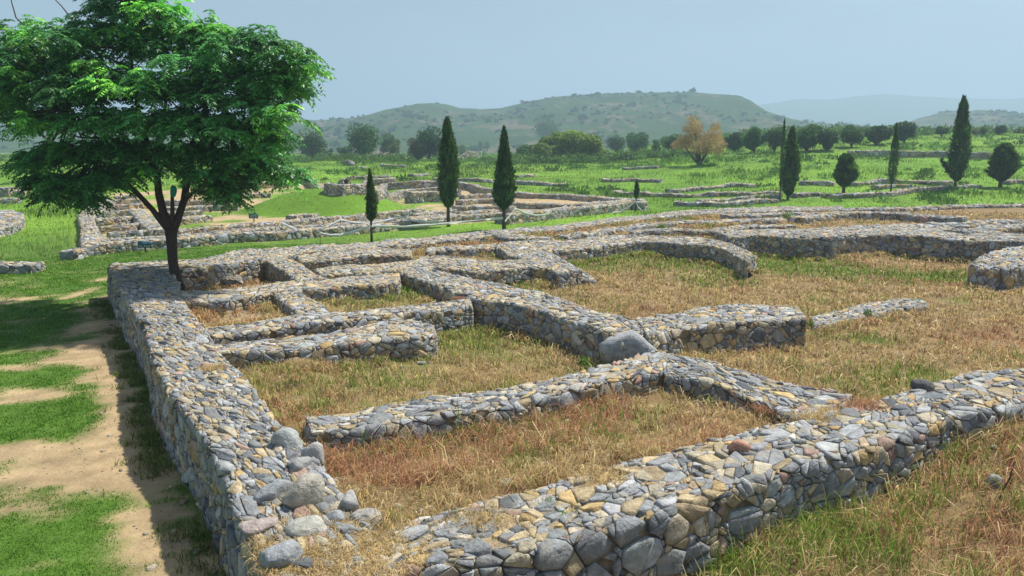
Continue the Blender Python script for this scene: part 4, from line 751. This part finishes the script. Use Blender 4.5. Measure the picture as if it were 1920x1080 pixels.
def tape_and_signs():
    post = M_BARK; white = colmat('white_tape', 5, .05, 0, rough=.5, transl=.5); G1 = 'thin posts holding the white tape'
    def ybase(px, py): return H(px, py)[0][1]
    Y = {528: ybase(528, 448), 600: ybase(600, 462), 638: ybase(638, 436), 753: ybase(753, 430), 697: ybase(697, 455), 841: ybase(841, 425), 945: ybase(945, 431), 1061: ybase(1061, 404), 1192: ybase(1192, 397)}
    for px, by, ty, lab in [(528, 448, 417, 'thin post where the tape end drops to the grass'), (600, 462, 436, 'thin short post nearest to the back wall'), (638, 438, 411, 'thin post before the third row of stones'), (753, 430, 406, 'thin post between slender and full cypress'), (1061, 404, 384, 'thin post at the right half of the second front wall')]:
        b = H(px, by)[0]; mb = MB(); tube(mb, [b - (0, 0, .1), PY(px + .6, ty, b[1])], [.014, .011], 6, (.07, .05, .04)); tag(mb.build('tape_post', post, origin=b), lab.replace('at the right half of', 'along'), 'post', G1)
    def tape(pts, lab, wdt=.15):
        p = np.array([PY(a, b, y) for a, b, y in pts]); n = 60; d = np.r_[0, np.cumsum(np.linalg.norm(np.diff(p, axis=0), axis=1))]; t = np.linspace(0, d[-1], n); c = np.stack([np.interp(t, d, p[:, k]) for k in range(3)], 1)
        tw_ = np.sin(t * 2.1) * .35 + .75; off = np.stack([0 * t, np.sin(tw_) * wdt / 2, np.cos(tw_) * wdt / 2], 1); e = np.array([0, .003, .0015]); V = np.concatenate([c - off, c + off, c - off + e, c + off + e]); i = np.arange(n - 1)[:, None]
        Fq = np.concatenate([i + np.array([[0, 1, n + 1, n]]), i + np.array([[2 * n, 3 * n, 3 * n + 1, 2 * n + 1]]), i + np.array([[0, 2 * n, 2 * n + 1, 1]]), i + np.array([[n, n + 1, 3 * n + 1, 3 * n]])])
        o = mk('barrier_tape', V - c[0], [Fq], np.full((len(V), 3), .92), white); o.location = c[0]; tag(o, lab, 'tape', 'white barrier tapes round the second ruin')
    a, b, c_, d_, e_, f_, g_ = Y[528], Y[600], Y[638], Y[753], Y[697], Y[841], Y[945]
    tape([(468, 461, a - .6), (473, 458, a - .5), (475, 452, a - .4), (485, 455, a - .3), (495, 454, a - .2), (508, 444, a - .1), (528, 418, a), (545, 427, a + .3), (560, 432, a + .5), (577, 434, a + .8), (592, 433, a + 1), (615, 425, c_ - .5), (638, 412, c_), (660, 417, c_ + .3), (688, 420, c_ + .6), (715, 416, d_ - .5), (753, 407, d_), (775, 414, d_ + .5), (800, 417, d_ + 1), (832, 414, d_ + 1.5)], 'upper white tape sagging from the drooping end by the grass to the full cypress')
    tape([(587, 463, b - .1), (593, 450, b), (600, 437, b), (618, 441, b + .5), (635, 441, b + .8), (655, 437, e_ - .8), (695, 424, e_ - .2)], 'white tape from the short post to the slender cypress', .15)
    tape([(697, 424, e_ - .2), (760, 425, (e_ + f_) / 2), (841, 419, f_ - .4), (900, 413, (f_ + g_) / 2), (943, 409, g_ - .4)], 'long straight white tape linking slender, full and wispy cypress')
    h = Y[1061]; tape([(947, 415, g_ - .3), (957, 403, g_ + .3), (966, 391, g_ + .8), (985, 400, g_ + 1.5), (1005, 404, g_ + 2.5), (1022, 403, g_ + 3.5), (1042, 396, h - 1), (1062, 385, h), (1067, 394, h), (1075, 401, h), (1088, 405, h)], 'white tape looping from the wispy cypress along the second front wall', .15)
    k = Y[1192]; tape([(1148, 399, k - 1.2), (1165, 397, k - .6), (1180, 387, k - .3), (1192, 377, k - .2), (1196, 388, k - .2), (1205, 396, k - .4)], 'white tape tied to the smallest cypress', .15)
    y3 = H(1540, 371)[0][1]; tape([(1490, 371, y3 + .5), (1540, 370.5, y3), (1600, 371, y3 + .5)], 'faint tape stretched low between the twin and round cypress', .15)
    y4 = H(235, 470)[0][1] - .3; tape([(213, 473, y4), (222, 467, y4), (232, 470, y4), (242, 466, y4), (257, 465, y4)], 'loose white tape lying in the grass by the blue sign', .16)
    blue = plain('blue_enamel', (.018, .095, .16), .45); wh = plain('white_letters', (.55, .65, .68), .5)
    def sign(px, by, wpx, hpx, leg, lab, lines):
        b = H(px, by)[0]; s = depth(b) / F; e = empty('sign_board', b); tag(e, lab, 'sign'); w_, h_ = wpx * s, hpx * s; z0 = leg * s; rot = -.08
        def box(name, x0, x1, y0, y1, z0_, z1_, m):
            mb = MB(); v = np.array([(x, y, z) for x in (x0, x1) for y in (y0, y1) for z in (z0_, z1_)]); mb.add(v, np.array([(0, 1, 3, 2), (4, 6, 7, 5), (0, 4, 5, 1), (2, 3, 7, 6), (0, 2, 6, 4), (1, 5, 7, 3)])); o = mb.build(name, m); o.parent = e; return o
        box('panel', -w_ / 2, w_ / 2, -.015, .015, z0, z0 + h_, blue)
        box('post', -.03, .03, .018, .05, -.2, z0 + h_ * .8, plain('sign_post', (.06, .07, .08), .5))
        for ly, segs in lines:
            mb = MB()
            for x0, x1, hh in segs:
                v = np.array([(x, y, z) for x in (x0 * w_, x1 * w_) for y in (-.020, -.0155) for z in (z0 + ly * h_, z0 + (ly + hh) * h_)]); mb.add(v, np.array([(0, 1, 3, 2), (4, 6, 7, 5), (0, 4, 5, 1), (2, 3, 7, 6), (0, 2, 6, 4), (1, 5, 7, 3)]))
            o = mb.build('lettering', wh); o.parent = e
        e.rotation_euler = (0, 0, rot)
    sign(272.5, 474, 26, 12, 9.5, 'blue board with blurred white writing at the foot of the second ruin', [(.66, [(-.12, -.08, .2), (-.06, -.02, .14), (-.01, .03, .2), (.05, .09, .12), (.11, .17, .18)]), (.16, [(-.40, -.36, .22), (-.33, -.29, .14), (-.26, -.22, .2), (-.20, -.13, .08), (-.03, .01, .3), (.03, .12, .1), (.14, .18, .24), (.21, .28, .12), (.30, .34, .24), (.36, .42, .12)])])
    sign(476, 417, 18, 9, 7.5, 'small blue board on a post before the grass mound', [(.55, [(-.3, -.2, .12), (-.15, 0, .12), (.05, .25, .12)]), (.25, [(-.35, -.1, .1), (-.05, .1, .1), (.15, .35, .1)])])
    for px, by, ty, lab in [(612, 295, 287, 'white marker post by the airy tree'), (648, 294, 287, 'white marker post by the low shrub'), (903, 293, 283, 'white marker post over the short rubble heap'), (1171, 288, 279, 'white marker post beside the big round bush')]:
        b = H(px, by)[0]; s = depth(b) / F; mb = MB(); tube(mb, [b - (0, 0, .1), b + (0, 0, (by - ty) * s)], [.09, .08], 6, (.75, .76, .75)); tag(mb.build('marker_post', M_BARK, origin=b), lab, 'post')
    b = P(1870, 945, .38); mb = MB(); tube(mb, [b, PY(1880, 920, b[1] - .05), PY(1893, 897, b[1]), PY(1903, 866, b[1])], [.012, .01, .008, .004], 5, (.08, .05, .04)); tube(mb, [PY(1893, 897, b[1]), PY(1898, 870, b[1] + .1)], [.006, .003], 5, (.08, .05, .04)); tag(mb.build('twig', M_BARK, origin=b), 'thin dark twig standing beside the grey rock in grass', 'twig')
def pebbles():
    mb = MB(); a = np.radians(rng.uniform(-40, -8, 2600)); r = 4.5 * (22 / 4.5) ** rng.random(2600); x = r * np.sin(a); y = r * np.cos(a); ins, r2, g, red, ol, dirt = zones(x, y); ok = ol & ~onwall(x, y) & (dirt > .6); x, y = x[ok], y[ok]; z = G(x, y)
    B = [rock_geo(1, .8, .55, 1, 8, k) for k in range(6)]
    for i in range(len(x)):
        V, Fc = B[i % 6]; c, s_ = math.cos(i), math.sin(i); mb.add(V @ np.array([[c, s_, 0], [-s_, c, 0], [0, 0, 1]]) * rng.uniform(.006, .022) * (1 + (rng.random() < .05) * 1.5) + np.array([x[i], y[i], z[i]]), Fc, np.array((.42, .37, .30)) * rng.uniform(.6, 1.3))
    tag(mb.build('pebbles', M_STONE), kind='stuff')
def fallen_stones():
    mb = MB(); B = [rock_geo(1, .8, .6, 2, 10, 60 + k) for k in range(8)]
    for a, b in FOOT[:26]:
        for e, o_ in ((a, b), (b, a)):
            m = len(e); k = int(m * .25 * 2.2); i = rng.uniform(0, m - 1, k); f = lambda A, c: np.interp(i, np.arange(m), A[:, c]); dx = f(e, 0) - f(o_, 0); dy = f(e, 1) - f(o_, 1); dl = np.hypot(dx, dy) + 1e-6; q = .12 + np.abs(rng.normal(0, .25, k))
            x = f(e, 0) + dx / dl * q; y = f(e, 1) + dy / dl * q; ok = ~onwall(x, y) & (y < 32); z = G(x, y)
            for j in np.where(ok)[0]:
                V, Fc = B[j % 8]; c, s_ = math.cos(j * 2.1), math.sin(j * 2.1); mb.add(V @ np.array([[c, s_, 0], [-s_, c, 0], [0, 0, 1]]) * rng.uniform(.025, .075) + np.array([x[j], y[j], z[j] + .01]), Fc, np.array(PAL[rng.integers(0, 4)][0]) * rng.uniform(.7, 1.2))
    tag(mb.build('rubble_debris', M_STONE), kind='stuff')
rocks(); tape_and_signs(); pebbles(); fallen_stones()
# ------------------------------------------------------------------ grass
def blades(name, x, y, h, w, lean, col, mat=M_GRASS, z=None, curl=.15):
    n = len(x); z = G(x, y) if z is None else z; p = np.stack([x, y, z - .01], 1); a = rng.uniform(0, 2 * np.pi, n); d = np.stack([np.cos(a), np.sin(a), 0 * a], 1)
    f = rng.uniform(0, 2 * np.pi, n); b = np.stack([np.cos(f), np.sin(f), 0 * f], 1) * (w / 2)[:, None]
    h_ = h[:, None]; l_ = lean[:, None]; up = np.array([0, 0, 1.])
    m = p + up * h_ * .55 * np.sqrt(np.clip(1 - (l_ * .45) ** 2, .2, 1)) + d * h_ * l_ * .30; t = p + up * h_ * np.clip(1 - l_ * .55 - curl * l_ ** 2, .08, 1) + d * h_ * l_ * .95
    V = np.stack([p - b, p + b, m + b * .75, m - b * .75, t], 1).reshape(-1, 3); i = np.arange(n)[:, None] * 5
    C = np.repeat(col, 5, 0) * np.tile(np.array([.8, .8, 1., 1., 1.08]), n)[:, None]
    return V, i + np.array([[0, 1, 2, 3]]), i + np.array([[3, 2, 4]]), C
def polar(n, r0, r1, p, az0=-44, az1=44, K=7, spread=.07):
    """tuft centres thinning out with distance, K blades each"""
    u = rng.random(n); r = (r0 ** (2 - p) + u * (r1 ** (2 - p) - r0 ** (2 - p))) ** (1 / (2 - p)); a = np.radians(rng.uniform(az0, az1, n)); x = r * np.sin(a); y = r * np.cos(a)
    x = np.repeat(x, K); y = np.repeat(y, K); s = spread * np.maximum(1, np.repeat(r, K) / 14); return x + rng.normal(0, 1, len(x)) * s, y + rng.normal(0, 1, len(x)) * s, np.repeat(r, K)
DRY = np.array([[.64, .50, .23], [.58, .44, .19], [.76, .63, .37], [.52, .38, .20], [.42, .29, .16]]); REDC = np.array([[.54, .28, .15], [.44, .20, .11], [.58, .37, .22], [.40, .23, .15]]); GRN = np.array([[.17, .33, .04], [.13, .26, .03], [.27, .38, .07], [.36, .39, .10]])
def pick(A, n): return A[rng.integers(0, len(A), n)] * rng.uniform(.5, 1.35, (n, 1))
def finish(name, L, label=None):
    V = []; F4 = []; F3 = []; C = []; n = 0
    for v, a, b, c in L: V.append(v); F4.append(a + n); F3.append(b + n); C.append(c); n += len(v)
    o = mk(name, np.concatenate(V), [np.concatenate(F4), np.concatenate(F3)], np.concatenate(C), M_GRASS); return tag(o, kind='stuff')
def grass():
    # dry grass in and before the near ruin
    x, y, r = polar(82000, 4.5, 50, 1.45, -40, 54, 7)
    ins, r2, g, red, ol, dirt = zones(x, y); near = ~ins & (x > -1.5) & (y < 24)
    ok = (ins | near) & ~onwall(x, y) & (x < 45); sandy = np.exp(-(((x - P(490, 580, .58)[0]) / .7) ** 2 + ((y - P(490, 580, .58)[1]) / .8) ** 2)) ; ok &= rng.random(len(x)) > sandy * 1.2; ok &= rng.random(len(x)) < .35 + .9 * ss(.38, .58, fbm(x / .35, y / .35, 88))
    x, y, r, g, red, near = x[ok], y[ok], r[ok], g[ok], red[ok], near[ok]; n = len(x)
    g = np.where(near, np.clip(g + .12 + (fbm(x / .7, y / 1.1, 77) - .5) * 1.6, 0, 1), g)
    isg = rng.random(n) < g * .75; isr = ~isg & (rng.random(n) < red); col = np.where(isg[:, None], pick(GRN, n), np.where(isr[:, None], pick(REDC, n), pick(DRY, n)))
    thick = fbm(x / .35, y / .35, 88); infront = inpoly(x, y, FRONT) | near
    h = (.03 + .24 * thick ** 1.3 + .09 * infront) * rng.uniform(.6, 1.35, n) * np.where(rng.random(n) < .10, 1.9, 1) * np.where(isg, 1.15, 1); lean = rng.uniform(.35, 1.35, n) * np.where(isg, .6, 1); w = (.0078 * np.maximum(1, r / 8)) * rng.uniform(.7, 1.4, n)
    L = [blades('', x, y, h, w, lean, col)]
    # long arching clumps against wall feet
    X = []; Y = []; Hh = []
    for a, b in FOOT[:31]:
        for e, o_ in ((a, b), (b, a)):
            m = len(e)
            if e[:, 1].min() > 33: continue
            k = int(m * .25 * 15); i = rng.uniform(0, m - 1, k); ex = np.interp(i, np.arange(m), e[:, 0]); ey = np.interp(i, np.arange(m), e[:, 1]); ox = np.interp(i, np.arange(m), o_[:, 0]); oy = np.interp(i, np.arange(m), o_[:, 1])
            dx = ex - ox; dy = ey - oy; dl = np.hypot(dx, dy) + 1e-6; q = rng.uniform(.12, .4, k); px_ = ex + dx / dl * q; py_ = ey + dy / dl * q
            keep = vn(px_ / .9, py_ / .9, 99) > .35; X.append(np.repeat(px_[keep], 16)); Y.append(np.repeat(py_[keep], 16))
    x = np.concatenate(X); y = np.concatenate(Y); x = x + rng.normal(0, .05, len(x)); y = y + rng.normal(0, .05, len(y)); ins, r2, g, red, ol, dirt = zones(x, y); ok = (ins | ((x > -1) & (y < 20))) & ~onwall(x, y); x, y, g, red = x[ok], y[ok], g[ok], red[ok]; n = len(x)
    isg = rng.random(n) < g * .8 + .06; isr = ~isg & (rng.random(n) < red + .15); col = np.where(isg[:, None], pick(GRN, n), np.where(isr[:, None], pick(REDC, n), pick(DRY, n)))
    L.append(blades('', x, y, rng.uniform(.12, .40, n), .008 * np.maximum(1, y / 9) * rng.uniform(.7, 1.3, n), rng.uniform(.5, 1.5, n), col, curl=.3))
    # straw lying over the wide wall corner and odd tufts on wall tops
    c0 = P(640, 1035, .9); x = c0[0] + rng.normal(0, .38, 14000); y = c0[1] + rng.normal(0, .30, 14000); ok = (x < c0[0] + .75) & (y < 7.4) & onwall(x, y); x, y = x[ok], y[ok]; n = len(x)
    L.append(blades('', x, y, rng.uniform(.03, .10, n), np.full(n, .006), rng.uniform(.8, 1.6, n), pick(DRY, n), z=np.full(n, .905)))
    for (a, b, z_, rr, cl) in [(1400, 712, .8, .3, REDC), (1345, 700, .8, .22, REDC), (1460, 765, .8, .35, REDC), (1530, 785, .93, .3, DRY), (560, 680, .9, .25, DRY), (400, 690, .93, .2, DRY), (860, 560, .93, .12, REDC), (1620, 760, .93, .3, REDC), (1560, 775, .93, .3, DRY), (900, 975, .93, .35, DRY), (1130, 890, .93, .3, DRY)]:
        c1 = P(a, b, z_); n = int(2600 * rr); x = c1[0] + rng.normal(0, rr * .5, n); y = c1[1] + rng.normal(0, rr * .35, n); L.append(blades('', x, y, rng.uniform(.04, .12, n), np.full(n, .006), rng.uniform(.6, 1.5, n), pick(cl, n), z=np.full(n, z_)))
    X = []; Y = []; Z = []
    for ob_i, (a, b) in enumerate(FOOT[:32]):
        m = len(a); k = int(m * .25 * 1.6); i = rng.uniform(0, m - 1, k); q = rng.uniform(.08, .92, k); ex = np.interp(i, np.arange(m), a[:, 0]) * q + np.interp(i, np.arange(m), b[:, 0]) * (1 - q); ey = np.interp(i, np.arange(m), a[:, 1]) * q + np.interp(i, np.arange(m), b[:, 1]) * (1 - q)
        X.append(np.repeat(ex, 26)); Y.append(np.repeat(ey, 26)); Z.append(np.full(k * 26, FTOP[ob_i]))
    x = np.concatenate(X) + rng.normal(0, .05, sum(map(len, X))); y = np.concatenate(Y) + rng.normal(0, .05, len(x)); z = np.concatenate(Z); n = len(x)
    L.append(blades('', x, y, rng.uniform(.03, .10, n), .006 * np.maximum(1, y / 9), rng.uniform(.5, 1.5, n), np.where(fbm(x, y, 150)[:, None] > .6, pick(GRN, n), pick(DRY, n)), z=z))
    finish('dry_grass', L)
    # short lawn on the left and grass at the outer wall foot
    L = []; x, y, r = polar(70000, 4.2, 36, 1.6, -42, -2, 8, .05); ins, r2, g, red, ol, dirt = zones(x, y); ok = ol & ~onwall(x, y) & (rng.random(len(x)) > dirt * 1.05) & ~ins; x, y, r, dirt = x[ok], y[ok], r[ok], dirt[ok]; n = len(x)
    col = pick(np.array([[.10, .27, .022], [.08, .215, .018], [.16, .32, .03]]), n) * (1 - .0 * dirt[:, None]); L.append(blades('', x, y, (.025 + .035 * fbm(x, y, 101)) * rng.uniform(.6, 1.3, n), .0055 * np.maximum(1, r / 7) * rng.uniform(.7, 1.3, n), rng.uniform(.2, 1.0, n), col))
    a = FOOT[0][0]; m = len(a); i = rng.uniform(0, m - 1, 900); ex = np.interp(i, np.arange(m), a[:, 0]) - .12 - np.abs(rng.normal(0, .22, 900)); ey = np.interp(i, np.arange(m), a[:, 1]); keep = vn(ex / .7, ey / .7, 120) > .4
    x = np.repeat(ex[keep], 14) + rng.normal(0, .05, keep.sum() * 14); y = np.repeat(ey[keep], 14) + rng.normal(0, .05, keep.sum() * 14); n = len(x); L.append(blades('', x, y, rng.uniform(.05, .2, n), np.full(n, .009), rng.uniform(.3, 1.2, n), pick(np.array([[.09, .20, .025], [.16, .24, .04], [.28, .26, .09]]), n)))
    finish('lawn_grass', L)
    # meadow
    L = []; x, y, r = polar(75000, 26, 330, 1.35, -42, 42, 5, .10); ins, r2, g, red, ol, dirt = zones(x, y); m = ((x + 13) / 6.2) ** 2 + ((y - 54) / 5.4) ** 2 < 1
    dens = np.where(r2 & ~m, np.where(fbm(x / 3, y / 3, 61) > .55, .6, .05), 1.); strip = (y < 48) & (x < 30)
    ok = ~ins & ~onwall(x, y) & (rng.random(len(x)) < dens) & ((y > 30) | (x < -14)) ; x, y, r, m, strip, r2 = x[ok], y[ok], r[ok], m[ok], strip[ok], r2[ok]; n = len(x)
    cl = fbm(x / 5, y / 5, 130); cl2 = fbm(x / 16, y / 16, 131); pale = np.exp(-(((x + 19) / 5.) ** 2 + ((y - 40) / 9.) ** 2))
    tall = ss(.45, .7, cl) * ~strip; h = np.where(strip | m | r2, .10, .16 + .38 * tall) * rng.uniform(.6, 1.3, n) + .35 * pale * (x < -12.5) * ~r2
    col = pick(np.array([[.17, .37, .03], [.12, .30, .025], [.27, .46, .05], [.26, .42, .055], [.36, .46, .12]]), n) * (.35 + 1.1 * cl2)[:, None] * (1 - .4 * tall)[:, None]; col = col * (1 - .7 * pale[:, None]) + np.array([.26, .36, .14]) * .7 * pale[:, None]
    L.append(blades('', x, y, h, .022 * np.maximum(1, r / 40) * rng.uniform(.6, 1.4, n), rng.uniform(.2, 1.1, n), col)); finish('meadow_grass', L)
    # weeds and low bushes standing in the meadow
    mb = MB(); k = 1700; a = np.radians(rng.uniform(-40, 40, k)); r = rng.uniform(62, 230, k); xs = r * np.sin(a); ys = r * np.cos(a)
    for x_, y_ in zip(xs, ys):
        if fbm(x_ / 14, y_ / 14, 140) < .40 or (inpoly(np.array([x_]), np.array([y_]), RUIN2)[0]): continue
        q = rng.uniform(.25, .8) * (1 + y_ / 160); m_ = 60; d = rng.normal(0, 1, (m_, 3)); d /= np.linalg.norm(d, axis=1)[:, None]; d[:, 2] = np.abs(d[:, 2]); z_ = float(G(x_, y_))
        V, Fc = leaf_tris(np.array([x_, y_, z_]) + d * q * np.array([1.3, 1, .6]) * rng.uniform(.4, 1, (m_, 1)), d, d + np.array([0, 0, .6]), .28 * q + .08, .5, .5); mb.add(V, Fc, np.array((.12, .24, .045)) * rng.uniform(.55, 1.3) * rng.uniform(.8, 1.2, (len(V), 1)))
    tag(mb.build('meadow_weeds', M_LEAF), kind='stuff')
    # broad-leaved weeds
    for a, b, z_, s_, lab in [(1097, 688, .35, .16, 'bright green broad-leaved weed at the foot of the tall dividing wall'), (1480, 415, .8, .35, 'light green bushy weed among the far low walls'), (1628, 592, .45, .13, 'small green weed on the sunken wall top'), (1520, 612, .35, .12, 'small green weed at the end of the slanting cap stones'), (1240, 430, .85, .22, 'leafy weed sprouting above the curved wall'), (1105, 722, .35, .14, 'feathery light green weed before the low front wall'), (1850, 880, .4, .12, 'thin green weed in reddish grass outside the front wall')]:
        c = P(a, b, z_); c[2] = z_ - .02; m_ = 90; d = rng.normal(0, 1, (m_, 3)); d /= np.linalg.norm(d, axis=1)[:, None]; d[:, 2] = np.abs(d[:, 2]); mb = MB()
        V, Fc = leaf_tris(c + d * s_ * rng.uniform(.3, 1, (m_, 1)) * np.array([1, 1, 1.1]) + np.array([0, 0, s_ * .3]), np.tile([0, 0, 1.], (m_, 1)), d, s_ * .42, .6, .3); mb.add(V, Fc, np.array((.10, .24, .03)) * rng.uniform(.7, 1.3, (len(V), 1)))
        for i in range(7): e_ = rng.normal(0, .4, 3) * s_; tube(mb, [c, c + np.array([e_[0], e_[1], s_ * .8])], [.006, .003], 4, (.10, .18, .04))
        tag(mb.build('weed_plant', M_LEAF, origin=c), lab, 'weed')
grass()
for o in scene.objects:
    if o.parent is None and o.type in ('MESH', 'EMPTY') and o.get('kind') is None: o['kind'] = 'thing'
